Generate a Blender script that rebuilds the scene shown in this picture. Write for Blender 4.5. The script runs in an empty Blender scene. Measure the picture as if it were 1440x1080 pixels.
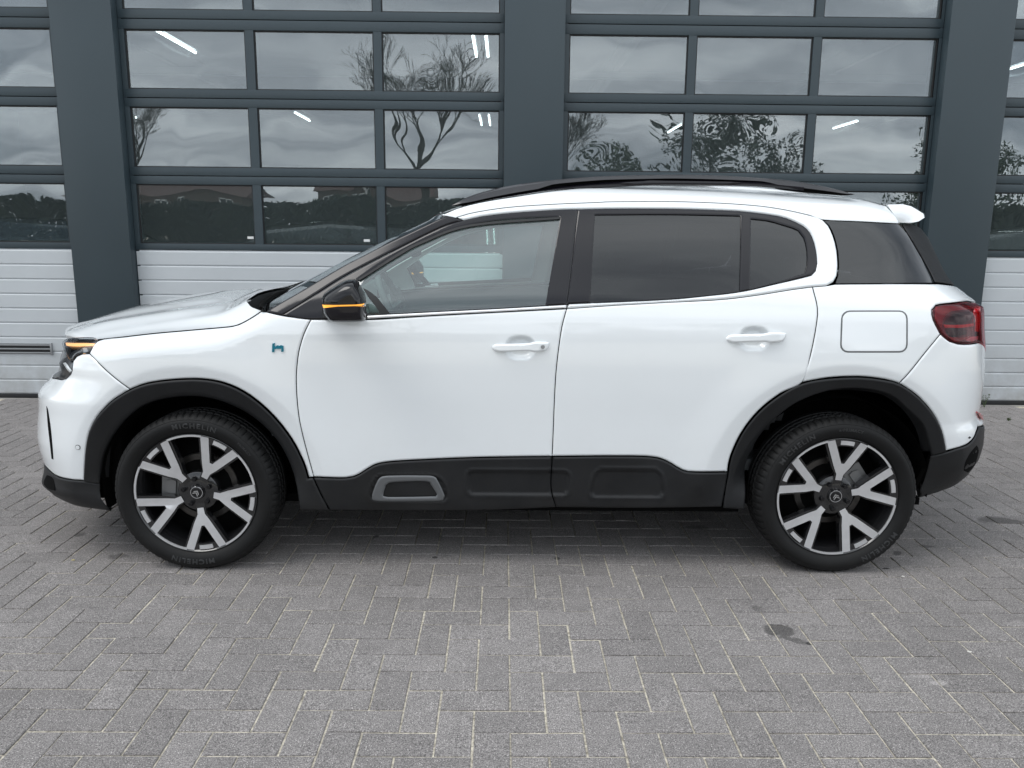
import bpy, bmesh, math, random
from mathutils import Vector, Matrix
from mathutils.geometry import delaunay_2d_cdt, tessellate_polygon
random.seed(7)
sc = bpy.context.scene
COL = sc.collection

# ------------------------------------------------------------------ camera, world, sun, exposure
FPX, EYE = 1123.4, 1.456
CAM = ((0.99992019, -0.00862108, 0.00923513), (0.00741727, -0.19114865, -0.98153308), (0.01022716, 0.98152324, -0.19106945))
camd = bpy.data.cameras.new("camera")
camd.sensor_width = 36.0
camd.lens = FPX / 1440 * 36
camd.clip_start = 0.05
camd.clip_end = 900
cam = bpy.data.objects.new("camera", camd)
COL.objects.link(cam)
r_, d_, f_ = [Vector(v) for v in CAM]
cam.matrix_world = Matrix(((r_.x, -d_.x, -f_.x, 0), (r_.y, -d_.y, -f_.y, 0), (r_.z, -d_.z, -f_.z, EYE), (0, 0, 0, 1)))
sc.camera = cam

SUN_EL, SUN_AZ = 58.0, -62.0      # degrees above the horizon; degrees to the right of straight behind the camera
world = bpy.data.worlds.new("World")
sc.world = world
world.use_nodes = True
nt = world.node_tree
nt.nodes.clear()
def wn(t, **k):
    n = nt.nodes.new(t)
    for a, b in k.items():
        setattr(n, a, b)
    return n
sky = wn('ShaderNodeTexSky', sky_type='NISHITA')
sky.sun_disc = False
sky.sun_elevation = math.radians(SUN_EL)
sky.sun_rotation = math.radians(180 - SUN_AZ)
tc = wn('ShaderNodeTexCoord')
sep = wn('ShaderNodeSeparateXYZ')
nt.links.new(tc.outputs['Generated'], sep.inputs[0])
def wmath(op, a, b=None, c=None):
    n = wn('ShaderNodeMath', operation=op)
    for i, v in enumerate((a, b, c)):
        if v is None: continue
        if isinstance(v, (int, float)): n.inputs[i].default_value = v
        else: nt.links.new(v, n.inputs[i])
    return n.outputs[0]
zz = wmath('MAXIMUM', sep.outputs['Z'], 0.0)
zd = wmath('ADD', zz, 0.16)
comb = wn('ShaderNodeCombineXYZ')
nt.links.new(wmath('MULTIPLY', wmath('DIVIDE', sep.outputs['X'], zd), .6), comb.inputs[0])
nt.links.new(wmath('MULTIPLY', wmath('DIVIDE', sep.outputs['Y'], zd), 1.4), comb.inputs[1])
n1 = wn('ShaderNodeTexNoise'); n1.inputs['Scale'].default_value = 0.85; n1.inputs['Detail'].default_value = 7; n1.inputs['Roughness'].default_value = 0.55; n1.inputs['Distortion'].default_value = 0.5
nt.links.new(comb.outputs[0], n1.inputs['Vector'])
cr = wn('ShaderNodeValToRGB')
els = cr.color_ramp.elements
els[0].position = 0.34; els[0].color = (0.31, 0.35, 0.40, 1)
els[1].position = 0.66; els[1].color = (1.06, 1.10, 1.13, 1)
e = els.new(0.47); e.color = (0.57, 0.61, 0.66, 1)
e = els.new(0.56); e.color = (0.82, 0.87, 0.91, 1)
nt.links.new(n1.outputs['Fac'], cr.inputs[0])
vm = wn('ShaderNodeVectorMath', operation='SCALE'); vm.inputs['Scale'].default_value = 16.5
nt.links.new(cr.outputs[0], vm.inputs[0])
mx = wn('ShaderNodeMixRGB'); mx.inputs[0].default_value = 0.92
nt.links.new(sky.outputs[0], mx.inputs[1]); nt.links.new(vm.outputs[0], mx.inputs[2])
bg = wn('ShaderNodeBackground'); bg.inputs['Strength'].default_value = 0.1
nt.links.new(mx.outputs[0], bg.inputs[0])
wo = wn('ShaderNodeOutputWorld')
nt.links.new(bg.outputs[0], wo.inputs[0])

sund = bpy.data.lights.new("sun", 'SUN')
sund.energy = 1.0
sund.angle = math.radians(28)
sund.color = (1.0, 0.97, 0.93)
sun = bpy.data.objects.new("sun", sund)
COL.objects.link(sun)
a, b = math.radians(SUN_EL), math.radians(SUN_AZ)
sv = Vector((math.sin(b) * math.cos(a), -math.cos(b) * math.cos(a), math.sin(a)))
sun.rotation_euler = sv.to_track_quat('Z', 'Y').to_euler()
sun.location = sv * 30
sc.view_settings.view_transform = 'Standard'
sc.view_settings.look = 'None'
sc.view_settings.exposure = 0.27
sc.view_settings.gamma = 1.0
sc.view_settings.use_curve_mapping = False
sc.cycles.max_bounces = 12
sc.cycles.transparent_max_bounces = 24
sc.cycles.glossy_bounces = 5

# ------------------------------------------------------------------ helpers: objects and meshes
def tag(o, label=None, cat=None, group=None, kind=None):
    if label: o['label'] = label
    if cat: o['category'] = cat
    if group: o['group'] = group
    if kind: o['kind'] = kind
    return o
def empty(name, loc=(0, 0, 0), label=None, cat=None, group=None, rz=0):
    o = bpy.data.objects.new(name, None)
    COL.objects.link(o)
    o.location = loc
    o.rotation_euler = (0, 0, rz)
    o.empty_display_size = 0.2
    return tag(o, label, cat, group)
def link(name, me, parent=None):
    o = bpy.data.objects.new(name, me)
    COL.objects.link(o)
    if parent: o.parent = parent
    return o
def smooth(me, ang=40):
    me.polygons.foreach_set('use_smooth', [True] * len(me.polygons))
    if ang < 180:
        bm = bmesh.new(); bm.from_mesh(me)
        lim = math.radians(ang)
        for e in bm.edges:
            if len(e.link_faces) != 2 or e.calc_face_angle(0) > lim: e.smooth = False
        bm.to_mesh(me); bm.free()
class MB:
    def __init__(s):
        s.v = []; s.f = []; s.m = []
    def add(s, vs, fs, mi=0):
        n = len(s.v)
        s.v += [tuple(v) for v in vs]
        s.f += [tuple(i + n for i in f) for f in fs]
        s.m += [mi] * len(fs)
        return s
    def box(s, x0, x1, y0, y1, z0, z1, mi=0, bev=0.0):
        if bev <= 0:
            vs = [(x, y, z) for x in (x0, x1) for y in (y0, y1) for z in (z0, z1)]
            return s.add(vs, [(0, 1, 3, 2), (4, 6, 7, 5), (0, 4, 5, 1), (2, 3, 7, 6), (0, 2, 6, 4), (1, 5, 7, 3)], mi)
        bm = bmesh.new()
        bmesh.ops.create_cube(bm, size=1)
        for v in bm.verts:
            v.co = Vector((x0 + (v.co.x + .5) * (x1 - x0), y0 + (v.co.y + .5) * (y1 - y0), z0 + (v.co.z + .5) * (z1 - z0)))
        bmesh.ops.bevel(bm, geom=bm.edges[:], offset=bev, segments=2, affect='EDGES', profile=0.6)
        return s.addbm(bm, mi)
    def addbm(s, bm, mi=0, mat=None):
        bm.verts.index_update()
        vs = [(mat @ v.co if mat else v.co.copy()) for v in bm.verts]
        fs = [[v.index for v in f.verts] for f in bm.faces]
        s.add(vs, fs, mi)
        bm.free()
        return s
    def tube(s, pts, r, n=8, mi=0, cap=True):
        pts = [Vector(p) for p in pts]
        rs = r if isinstance(r, (list, tuple)) else [r] * len(pts)
        rings = []
        up = None
        for i, p in enumerate(pts):
            d = (pts[min(i + 1, len(pts) - 1)] - pts[max(i - 1, 0)]).normalized()
            if up is None:
                up = d.orthogonal().normalized()
            else:
                up = (up - d * up.dot(d))
                up = up.normalized() if up.length > 1e-6 else d.orthogonal().normalized()
            q = d.cross(up)
            rings.append([p + (up * math.cos(2 * math.pi * k / n) + q * math.sin(2 * math.pi * k / n)) * rs[i] for k in range(n)])
        vs = [v for ring in rings for v in ring]
        fs = []
        for i in range(len(pts) - 1):
            for k in range(n):
                a, b = i * n + k, i * n + (k + 1) % n
                fs.append((a, b, b + n, a + n))
        if cap:
            fs.append(tuple(range(n))[::-1])
            fs.append(tuple((len(pts) - 1) * n + k for k in range(n)))
        return s.add(vs, fs, mi)
    def grid(s, rows, mi=0):
        n = len(rows[0])
        vs = [p for r in rows for p in r]
        fs = [(i * n + j, i * n + j + 1, (i + 1) * n + j + 1, (i + 1) * n + j) for i in range(len(rows) - 1) for j in range(n - 1)]
        return s.add(vs, fs, mi)
    def lathe_y(s, prof, n=48, mi=0, c=(0, 0, 0), rfun=None):
        vs = []
        for k in range(n):
            a = 2 * math.pi * k / n
            for j, (y, r) in enumerate(prof):
                rr = r if rfun is None else rfun(j, k, r)
                vs.append((c[0] + rr * math.cos(a), c[1] + y, c[2] + rr * math.sin(a)))
        m = len(prof)
        fs = [(k * m + j, k * m + j + 1, ((k + 1) % n) * m + j + 1, ((k + 1) % n) * m + j) for k in range(n) for j in range(m - 1)]
        return s.add(vs, fs, mi)
    def prism(s, poly, y0, y1, mi=0, mside=None):
        """poly: (x, z) outline, extruded along y; y0/y1 may be functions of (x, z)"""
        n = len(poly)
        fy0 = y0 if callable(y0) else (lambda x, z: y0)
        fy1 = y1 if callable(y1) else (lambda x, z: y1)
        bm = bmesh.new()
        va = [bm.verts.new((x, fy0(x, z), z)) for x, z in poly]
        vb = [bm.verts.new((x, fy1(x, z), z)) for x, z in poly]
        for t_ in tessellate_polygon([[Vector((x, z, 0)) for x, z in poly]]):
            bm.faces.new([va[i] for i in t_]); bm.faces.new([vb[i] for i in t_[::-1]])
        sides = []
        for i in range(n):
            sides.append(bm.faces.new((va[i], vb[i], vb[(i + 1) % n], va[(i + 1) % n])))
        bmesh.ops.recalc_face_normals(bm, faces=bm.faces[:])
        bm.verts.index_update()
        base = len(s.v)
        s.v += [tuple(v.co) for v in bm.verts]
        for f in bm.faces:
            s.f.append(tuple(v.index + base for v in f.verts))
            s.m.append((mi if mside is None else mside) if len(f.verts) == 4 else mi)
        bm.free()
        return s
    def mesh(s, name, mats, ang=40):
        me = bpy.data.meshes.new(name)
        me.from_pydata(s.v, [], s.f)
        for m in (mats if isinstance(mats, (list, tuple)) else [mats]):
            me.materials.append(m)
        me.polygons.foreach_set('material_index', s.m)
        if ang: smooth(me, ang)
        me.update()
        return me
    def build(s, name, mats, parent=None, ang=40):
        return link(name, s.mesh(name, mats, ang), parent)
def recalc(o):
    bm = bmesh.new(); bm.from_mesh(o.data)
    bmesh.ops.recalc_face_normals(bm, faces=bm.faces[:])
    bm.to_mesh(o.data); bm.free()
    return o
def lerp(a, b, t): return a + (b - a) * t
def sm(a, b, x):
    t = max(0.0, min(1.0, (x - a) / (b - a)))
    return t * t * (3 - 2 * t)
def interp(tab, x):
    if x <= tab[0][0]: return tab[0][1]
    for (a, u), (b, v) in zip(tab, tab[1:]):
        if x <= b: return u + (v - u) * (x - a) / (b - a) if b > a else v
    return tab[-1][1]
def mono(tab):
    """smooth monotone cubic through a table"""
    xs = [p[0] for p in tab]; ys = [p[1] for p in tab]
    n = len(xs)
    d = [(ys[i + 1] - ys[i]) / (xs[i + 1] - xs[i]) for i in range(n - 1)]
    m = [d[0]] + [0 if d[i - 1] * d[i] <= 0 else 2 * d[i - 1] * d[i] / (d[i - 1] + d[i]) for i in range(1, n - 1)] + [d[-1]]
    def f(x):
        if x <= xs[0]: return ys[0] + m[0] * (x - xs[0]) * 0
        if x >= xs[-1]: return ys[-1]
        lo, hi = 0, n - 1
        while hi - lo > 1:
            k = (lo + hi) // 2
            if xs[k] <= x: lo = k
            else: hi = k
        h = xs[hi] - xs[lo]; t = (x - xs[lo]) / h
        return (ys[lo] * (1 + 2 * t) * (1 - t) ** 2 + m[lo] * h * t * (1 - t) ** 2 + ys[hi] * t * t * (3 - 2 * t) + m[hi] * h * t * t * (t - 1))
    return f
# survey helpers: a sight line from the survey position, met with a plane of constant Y
RV, DV, FV = [Vector(v) for v in CAM]
def sight(px, py):
    return RV * ((px - 720) / FPX) + DV * ((py - 540) / FPX) + FV
def at(px, py, Y):
    v = sight(px, py)
    t = Y / v.y
    return Vector((v.x * t, Y, v.z * t + EYE))
def project(p):
    q = Vector((p[0], p[1], p[2] - EYE))
    z = q.dot(FV)
    return 720 + FPX * q.dot(RV) / z, 540 + FPX * q.dot(DV) / z

# ------------------------------------------------------------------ materials
def mat(name):
    m = bpy.data.materials.new(name)
    m.use_nodes = True
    return m, m.node_tree, m.node_tree.nodes['Principled BSDF']
def basic(name, col, rough=0.5, metal=0.0, coat=0.0, coat_r=0.03, spec=0.5, bump=0.0, bscale=200, var=0.0, vscale=4, emit=None, es=0):
    m, t, p = mat(name)
    p.inputs['Base Color'].default_value = (*col, 1)
    p.inputs['Roughness'].default_value = rough
    p.inputs['Metallic'].default_value = metal
    p.inputs['Coat Weight'].default_value = coat
    p.inputs['Coat Roughness'].default_value = coat_r
    p.inputs['Specular IOR Level'].default_value = spec
    if emit:
        p.inputs['Emission Color'].default_value = (*emit, 1)
        p.inputs['Emission Strength'].default_value = es
    tcn = t.nodes.new('ShaderNodeTexCoord')
    if bump:
        n = t.nodes.new('ShaderNodeTexNoise'); n.inputs['Scale'].default_value = bscale; n.inputs['Detail'].default_value = 3
        t.links.new(tcn.outputs['Object'], n.inputs['Vector'])
        b = t.nodes.new('ShaderNodeBump'); b.inputs['Strength'].default_value = bump; b.inputs['Distance'].default_value = 0.002
        t.links.new(n.outputs['Fac'], b.inputs['Height']); t.links.new(b.outputs[0], p.inputs['Normal'])
    n = t.nodes.new('ShaderNodeTexNoise'); n.inputs['Scale'].default_value = vscale; n.inputs['Detail'].default_value = 5
    t.links.new(tcn.outputs['Object'], n.inputs['Vector'])
    if var:
        hsv = t.nodes.new('ShaderNodeHueSaturation'); hsv.inputs['Color'].default_value = (*col, 1)
        mr = t.nodes.new('ShaderNodeMapRange'); mr.inputs['From Min'].default_value = .3; mr.inputs['From Max'].default_value = .7
        mr.inputs['To Min'].default_value = 1 - var; mr.inputs['To Max'].default_value = 1 + var
        t.links.new(n.outputs['Fac'], mr.inputs[0]); t.links.new(mr.outputs[0], hsv.inputs['Value']); t.links.new(hsv.outputs[0], p.inputs['Base Color'])
    mr = t.nodes.new('ShaderNodeMapRange'); mr.inputs['From Min'].default_value = .3; mr.inputs['From Max'].default_value = .7
    mr.inputs['To Min'].default_value = rough * .92; mr.inputs['To Max'].default_value = min(1, rough * 1.1)
    t.links.new(n.outputs['Fac'], mr.inputs[0]); t.links.new(mr.outputs[0], p.inputs['Roughness'])
    return m
def grime(m, top, col, amt):
    """splash dirt that thins out above the ground"""
    t = m.node_tree; p = t.nodes['Principled BSDF']
    geo = t.nodes.new('ShaderNodeNewGeometry'); sx = t.nodes.new('ShaderNodeSeparateXYZ'); t.links.new(geo.outputs['Position'], sx.inputs[0])
    n = t.nodes.new('ShaderNodeTexNoise'); n.inputs['Scale'].default_value = 5; n.inputs['Detail'].default_value = 8; n.inputs['Roughness'].default_value = .7
    t.links.new(geo.outputs['Position'], n.inputs['Vector'])
    mr = t.nodes.new('ShaderNodeMapRange'); mr.inputs['From Min'].default_value = 0; mr.inputs['From Max'].default_value = top; mr.inputs['To Min'].default_value = 1; mr.inputs['To Max'].default_value = 0
    t.links.new(sx.outputs[2], mr.inputs[0])
    mr2 = t.nodes.new('ShaderNodeMapRange'); mr2.inputs['From Min'].default_value = .35; mr2.inputs['From Max'].default_value = .75; mr2.inputs['To Max'].default_value = amt
    t.links.new(n.outputs['Fac'], mr2.inputs[0])
    mu = t.nodes.new('ShaderNodeMath'); mu.operation = 'MULTIPLY'; t.links.new(mr.outputs[0], mu.inputs[0]); t.links.new(mr2.outputs[0], mu.inputs[1])
    mix = t.nodes.new('ShaderNodeMixRGB'); mix.inputs[2].default_value = (*col, 1)
    if p.inputs['Base Color'].is_linked: t.links.new(p.inputs['Base Color'].links[0].from_socket, mix.inputs[1])
    else: mix.inputs[1].default_value = p.inputs['Base Color'].default_value
    t.links.new(mu.outputs[0], mix.inputs[0]); t.links.new(mix.outputs[0], p.inputs['Base Color'])
def glass(name, tint, refl=1.0, ior=1.5, wavy=0.0, wscale=2.0, haze=0.0):
    m = bpy.data.materials.new(name); m.use_nodes = True
    t = m.node_tree; t.nodes.clear()
    tr = t.nodes.new('ShaderNodeBsdfTransparent'); tr.inputs[0].default_value = (*tint, 1)
    gl = t.nodes.new('ShaderNodeBsdfGlossy'); gl.inputs['Roughness'].default_value = 0.0; gl.inputs[0].default_value = (.96, .98, 1, 1)
    fr = t.nodes.new('ShaderNodeFresnel'); fr.inputs[0].default_value = ior
    mu = t.nodes.new('ShaderNodeMath'); mu.operation = 'MULTIPLY'; mu.inputs[1].default_value = refl; mu.use_clamp = True
    t.links.new(fr.outputs[0], mu.inputs[0])
    mix = t.nodes.new('ShaderNodeMixShader')
    t.links.new(mu.outputs[0], mix.inputs[0]); t.links.new(tr.outputs[0], mix.inputs[1]); t.links.new(gl.outputs[0], mix.inputs[2])
    last = mix
    if wavy:
        tcn = t.nodes.new('ShaderNodeTexCoord')
        oi = t.nodes.new('ShaderNodeObjectInfo')
        va = t.nodes.new('ShaderNodeVectorMath'); va.operation = 'MULTIPLY_ADD'
        cmb = t.nodes.new('ShaderNodeCombineXYZ')
        for i in range(3): t.links.new(oi.outputs['Random'], cmb.inputs[i])
        va.inputs[1].default_value = (37, 53, 91)
        t.links.new(cmb.outputs[0], va.inputs[0]); t.links.new(tcn.outputs['Object'], va.inputs[2])
        n = t.nodes.new('ShaderNodeTexNoise'); n.inputs['Scale'].default_value = wscale; n.inputs['Detail'].default_value = 0.35; n.inputs['Distortion'].default_value = .5
        t.links.new(va.outputs[0], n.inputs['Vector'])
        b = t.nodes.new('ShaderNodeBump'); b.inputs['Strength'].default_value = 1.0; b.inputs['Distance'].default_value = wavy
        t.links.new(n.outputs['Fac'], b.inputs['Height']); t.links.new(b.outputs[0], gl.inputs['Normal'])
    if haze:  # pale diffuse veil painted in for glare and reflected-sky haze
        df = t.nodes.new('ShaderNodeBsdfDiffuse'); df.inputs[0].default_value = (.44, .54, .54, 1)
        m2 = t.nodes.new('ShaderNodeMixShader'); m2.inputs[0].default_value = haze
        t.links.new(mix.outputs[0], m2.inputs[1]); t.links.new(df.outputs[0], m2.inputs[2]); last = m2
    o = t.nodes.new('ShaderNodeOutputMaterial')
    t.links.new(last.outputs[0], o.inputs[0])
    return m
M = {}
M['white'] = basic('white_paint', (.82, .85, .865), .22, coat=1.0, coat_r=.015, var=.01, vscale=2)
M['plastic'] = basic('black_textured_plastic', (.0085, .0092, .0105), .46, spec=.34, bump=.25, bscale=900, var=.3, vscale=5)
M['plasticd'] = basic('dark_plastic', (.009, .0095, .010), .6, spec=.3, bump=.2, bscale=700)
M['gloss'] = basic('gloss_black', (.006, .006, .007), .12, coat=.45, coat_r=.01, spec=.25)
M['pillar'] = basic('satin_black_foil', (.0065, .006, .009), .13, coat=.0, spec=.42)
M['black'] = basic('flat_black', (.004, .004, .004), .9, spec=.08)
M['rubber'] = basic('tyre_rubber', (.006, .0062, .0065), .6, spec=.26, bump=.3, bscale=500, var=.25, vscale=9)
M['letter'] = basic('tyre_letter', (.032, .033, .034), .45, spec=.4)
M['silver'] = basic('machined_alloy', (.64, .64, .65), .34, metal=.55, coat=.6, coat_r=.05, var=.04, vscale=30)
M['greytrim'] = basic('grey_trim', (.13, .135, .14), .38, metal=.3)
M['rimblack'] = basic('rim_black', (.012, .012, .013), .2, coat=.7, coat_r=.03)
M['disc'] = basic('brake_disc_steel', (.10, .095, .09), .38, metal=.9, var=.3, vscale=14)
M['rust'] = basic('rusty_hub', (.16, .085, .05), .8, var=.3, vscale=40)
M['caliper'] = basic('caliper_cast', (.22, .22, .22), .5, metal=.6)
M['belt'] = basic('polished_strip', (.85, .86, .87), .28, metal=.35, coat=.4)
M['chrome'] = basic('chrome', (.75, .77, .79), .08, metal=1)
M['seat'] = basic('seat_cloth', (.09, .092, .095), .85, bump=.4, bscale=500, var=.15)
M['seatgrey'] = basic('seat_cloth_grey', (.20, .205, .21), .85, bump=.4, bscale=500)
M['dash'] = basic('dashboard_grain', (.13, .14, .145), .55, bump=.3, bscale=600)
M['trimgrey'] = basic('headliner', (.58, .59, .58), .9)
M['screen'] = basic('screen', (.5, .56, .56), .2)
M['amber'] = basic('amber_lamp', (.9, .38, .05), .25, emit=(1, .42, .06), es=1.0)
M['amberpale'] = basic('amber_strip_lamp', (.9, .55, .25), .2, emit=(1, .50, .20), es=.9)
M['lamp_in'] = basic('lamp_chrome_dark', (.10, .105, .11), .22, metal=.8, var=.5, vscale=40)
M['lamp_pale'] = basic('lamp_pale', (.6, .63, .64), .15, metal=.3)
M['red'] = basic('red_lens', (.20, .018, .03), .08, coat=1.0)
M['reddark'] = basic('dark_red_lens', (.05, .005, .010), .10, coat=1.0)
M['redhot'] = basic('bright_red_lens', (.55, .01, .02), .10, coat=1.0)
M['clear'] = basic('pale_lens', (.5, .45, .45), .15, coat=1)
M['badge'] = basic('blue_badge', (.02, .22, .33), .2, metal=.7)
M['autoglass'] = glass('door_glass', (.74, .90, .86), 2.8, 1.52, haze=.09)
M['screenglass'] = glass('windscreen_glass', (.55, .66, .62), .9, 1.5)
M['autoglass2'] = glass('far_glass', (.80, .93, .90), 1.0, 1.45)
M['privacy'] = glass('privacy_glass', (.06, .06, .066), 1.35, 1.52)
M['lampglass'] = glass('lamp_glass', (.8, .82, .85), 1.0, 1.5)
M['redglass'] = glass('red_lamp_glass', (.80, .25, .30), .7, 1.5)
M['pane'] = glass('garage_pane', (.74, .79, .80), 3.4, 1.52, wavy=.0032, wscale=2.4, haze=.045)
M['anth'] = basic('slate_blue_coating', (.033, .050, .060), .38, var=.07, vscale=1.1, bump=.05, bscale=400)
M['anthd'] = basic('slate_track', (.020, .029, .036), .5)
M['seal'] = basic('rubber_seal', (.012, .013, .014), .6)
M['slat'] = basic('white_slat', (.52, .55, .57), .42, metal=.05, bump=.35, bscale=260, var=.025, vscale=3)
M['bead'] = basic('pane_bead', (.22, .24, .25), .5)
M['inwall'] = basic('workshop_wall', (.40, .42, .43), .9, var=.05)
M['infloor'] = basic('workshop_floor', (.30, .31, .32), .4, var=.1)
M['ceil'] = basic('workshop_ceiling', (.30, .31, .32), .9)
M['rail'] = basic('rail_satin_black', (.034, .034, .038), .35, coat=.3, coat_r=.1)
M['tube'] = basic('strip_light', (.9, .9, .9), .5, emit=(.92, 1, .98), es=8)
M['steel'] = basic('steel', (.35, .36, .37), .4, metal=.7)
M['sticker'] = basic('sticker', (.75, .76, .75), .6)
M['concrete'] = basic('concrete_strip', (.34, .33, .31), .9, var=.12, vscale=8, bump=.5, bscale=90)
M['bark'] = basic('bark', (.045, .038, .030), .95, bump=.8, bscale=40)
M['leaf'] = basic('leaf', (.040, .062, .028), .6, var=.4, vscale=1.5)
M['leafd'] = basic('evergreen_leaf', (.022, .036, .020), .6, var=.4, vscale=1.5)
M['brickw'] = basic('brick_wall', (.13, .10, .085), .9, var=.2)
M['tile'] = basic('roof_tile', (.11, .065, .055), .8, var=.2)
M['winframe'] = basic('white_window', (.75, .76, .75), .5)
M['weed'] = basic('weed', (.06, .09, .03), .7, var=.3)
for nm, c in (('carblue', (.12, .17, .24)), ('carred', (.55, .03, .02)), ('cargrey', (.32, .33, .34)), ('carwhite', (.55, .56, .56))):
    M[nm] = basic(nm, c, .3, coat=1)

M['white'].node_tree.nodes['Principled BSDF'].inputs['Coat IOR'].default_value = 1.6
grime(M['slat'], .55, (.22, .20, .17), .75)
grime(M['anth'], .35, (.12, .11, .10), .6)
grime(M['rubber'], .75, (.03, .028, .026), .3)
grime(M['plastic'], .62, (.05, .047, .043), .45)
grime(M['white'], .75, (.55, .53, .50), .30)
def paver_mat(name, attr):
    m, t, p = mat(name)
    N = t.nodes.new; L = t.links.new
    geo = N('ShaderNodeNewGeometry')
    def noise(sc_, det=3, rough=.6):
        n = N('ShaderNodeTexNoise'); n.inputs['Scale'].default_value = sc_; n.inputs['Detail'].default_value = det; n.inputs['Roughness'].default_value = rough
        L(geo.outputs['Position'], n.inputs['Vector']); return n
    def mth(op, a, b=None, clamp=False):
        n = N('ShaderNodeMath'); n.operation = op; n.use_clamp = clamp
        for i, v in enumerate((a, b)):
            if v is None: continue
            if isinstance(v, (int, float)): n.inputs[i].default_value = v
            else: L(v, n.inputs[i])
        return n.outputs[0]
    def mr(v, a, b, c, d):
        n = N('ShaderNodeMapRange'); n.inputs['From Min'].default_value = a; n.inputs['From Max'].default_value = b
        n.inputs['To Min'].default_value = c; n.inputs['To Max'].default_value = d; L(v, n.inputs[0]); return n.outputs[0]
    if attr:
        at_ = N('ShaderNodeAttribute'); at_.attribute_name = 'tone'; rnd = at_.outputs['Fac']
    else:
        oi = N('ShaderNodeObjectInfo'); rnd = oi.outputs['Random']
    base = mr(rnd, 0, 1, .172, .212)
    big = noise(.7, 4); base = mth('MULTIPLY', base, mr(big.outputs['Fac'], .3, .7, .88, 1.1))
    mid = noise(14, 4); base = mth('MULTIPLY', base, mr(mid.outputs['Fac'], .3, .7, .90, 1.10))
    g1 = noise(240, 2, .75); base = mth('MULTIPLY', base, mr(g1.outputs['Fac'], .36, .64, .42, 1.62))
    g2 = noise(75, 2, .6); base = mth('MULTIPLY', base, mr(g2.outputs['Fac'], .35, .65, .88, 1.12))
    vo = N('ShaderNodeTexVoronoi'); vo.inputs['Scale'].default_value = 170; L(geo.outputs['Position'], vo.inputs['Vector'])
    speck = mth('LESS_THAN', vo.outputs['Distance'], .22)
    vcol = N('ShaderNodeSeparateColor'); L(vo.outputs['Color'], vcol.inputs[0])
    speck = mth('MULTIPLY', speck, mth('GREATER_THAN', vcol.outputs[0], .62))
    base = mth('ADD', base, mth('MULTIPLY', speck, .33))
    dark = mth('MULTIPLY', mth('LESS_THAN', vo.outputs['Distance'], .25), mth('LESS_THAN', vcol.outputs[0], .16))
    base = mth('MULTIPLY', base, mth('SUBTRACT', 1.0, mth('MULTIPLY', dark, .5)))
    # oil marks and pale scuffs at their own places on the ground
    sepx = N('ShaderNodeSeparateXYZ'); L(geo.outputs['Position'], sepx.inputs[0])
    wob = noise(9, 3)
    wv = mr(wob.outputs['Fac'], .3, .7, -.6, .6)
    for (px, py, rx, ry, amt, rot) in STAINS:
        c = at_ground(px, py)
        dx = mth('SUBTRACT', sepx.outputs[0], c[0]); dy = mth('SUBTRACT', sepx.outputs[1], c[1])
        ca, sa = math.cos(rot), math.sin(rot)
        ux = mth('DIVIDE', mth('ADD', mth('MULTIPLY', dx, ca), mth('MULTIPLY', dy, sa)), rx)
        uy = mth('DIVIDE', mth('SUBTRACT', mth('MULTIPLY', dy, ca), mth('MULTIPLY', dx, sa)), ry)
        d = mth('SQRT', mth('ADD', mth('MULTIPLY', ux, ux), mth('MULTIPLY', uy, uy)))
        k = mr(mth('ADD', d, wv), .75, 1.1, 1, 0)
        if amt < 0: base = mth('MULTIPLY', base, mth('ADD', 1.0, mth('MULTIPLY', k, amt)))
        else: base = mth('ADD', base, mth('MULTIPLY', k, amt))
    cmb = N('ShaderNodeCombineColor')
    L(mth('MULTIPLY', base, 1.05), cmb.inputs[0]); L(mth('MULTIPLY', base, .98), cmb.inputs[1]); L(mth('MULTIPLY', base, .95), cmb.inputs[2])
    L(cmb.outputs[0], p.inputs['Base Color'])
    p.inputs['Roughness'].default_value = .85
    b = N('ShaderNodeBump'); b.inputs['Strength'].default_value = .5; b.inputs['Distance'].default_value = .0015
    L(g1.outputs['Fac'], b.inputs['Height']); L(b.outputs[0], p.inputs['Normal'])
    return m
def at_ground(px, py):
    v = sight(px, py); t = -EYE / v.z
    return (v.x * t, v.y * t)
STAINS = [(1094, 886, .055, .040, -.58, -.7), (1116, 900, .060, .022, -.5, -.5), (1138, 905, .012, .012, -.7, 0), (1062, 854, .03, .03, -.38, 0), (1408, 733, .12, .05, -.5, 0), (1307, 768, .04, .02, -.45, 0),
          (1262, 778, .03, .02, -.55, .8), (976, 742, .07, .03, -.4, 0), (1292, 950, .045, .025, .05, 0), (1322, 960, .035, .02, .10, 0), (1430, 877, .05, .025, .05, 0), (114, 752, .03, .03, -.45, 0), (167, 782, .04, .03, -.4, .3), (612, 784, .012, .012, -.7, 0), (784, 785, .016, .016, -.7, 0), (529, 754, .012, .012, -.7, 0)]
M['paver'] = paver_mat('grey_concrete_paver', False)
M['paver2'] = paver_mat('grey_concrete_pavers', True)
def sand_mat():
    m, t, p = mat('jointing_sand')
    geo = t.nodes.new('ShaderNodeNewGeometry')
    n = t.nodes.new('ShaderNodeTexNoise'); n.inputs['Scale'].default_value = 90; n.inputs['Detail'].default_value = 4
    t.links.new(geo.outputs['Position'], n.inputs['Vector'])
    c = t.nodes.new('ShaderNodeValToRGB')
    c.color_ramp.elements[0].position = .3; c.color_ramp.elements[0].color = (.20, .18, .145, 1)
    c.color_ramp.elements[1].position = .65; c.color_ramp.elements[1].color = (.62, .57, .47, 1)
    t.links.new(n.outputs['Fac'], c.inputs[0]); t.links.new(c.outputs[0], p.inputs['Base Color'])
    p.inputs['Roughness'].default_value = .95
    return m
M['sand'] = sand_mat()

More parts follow.
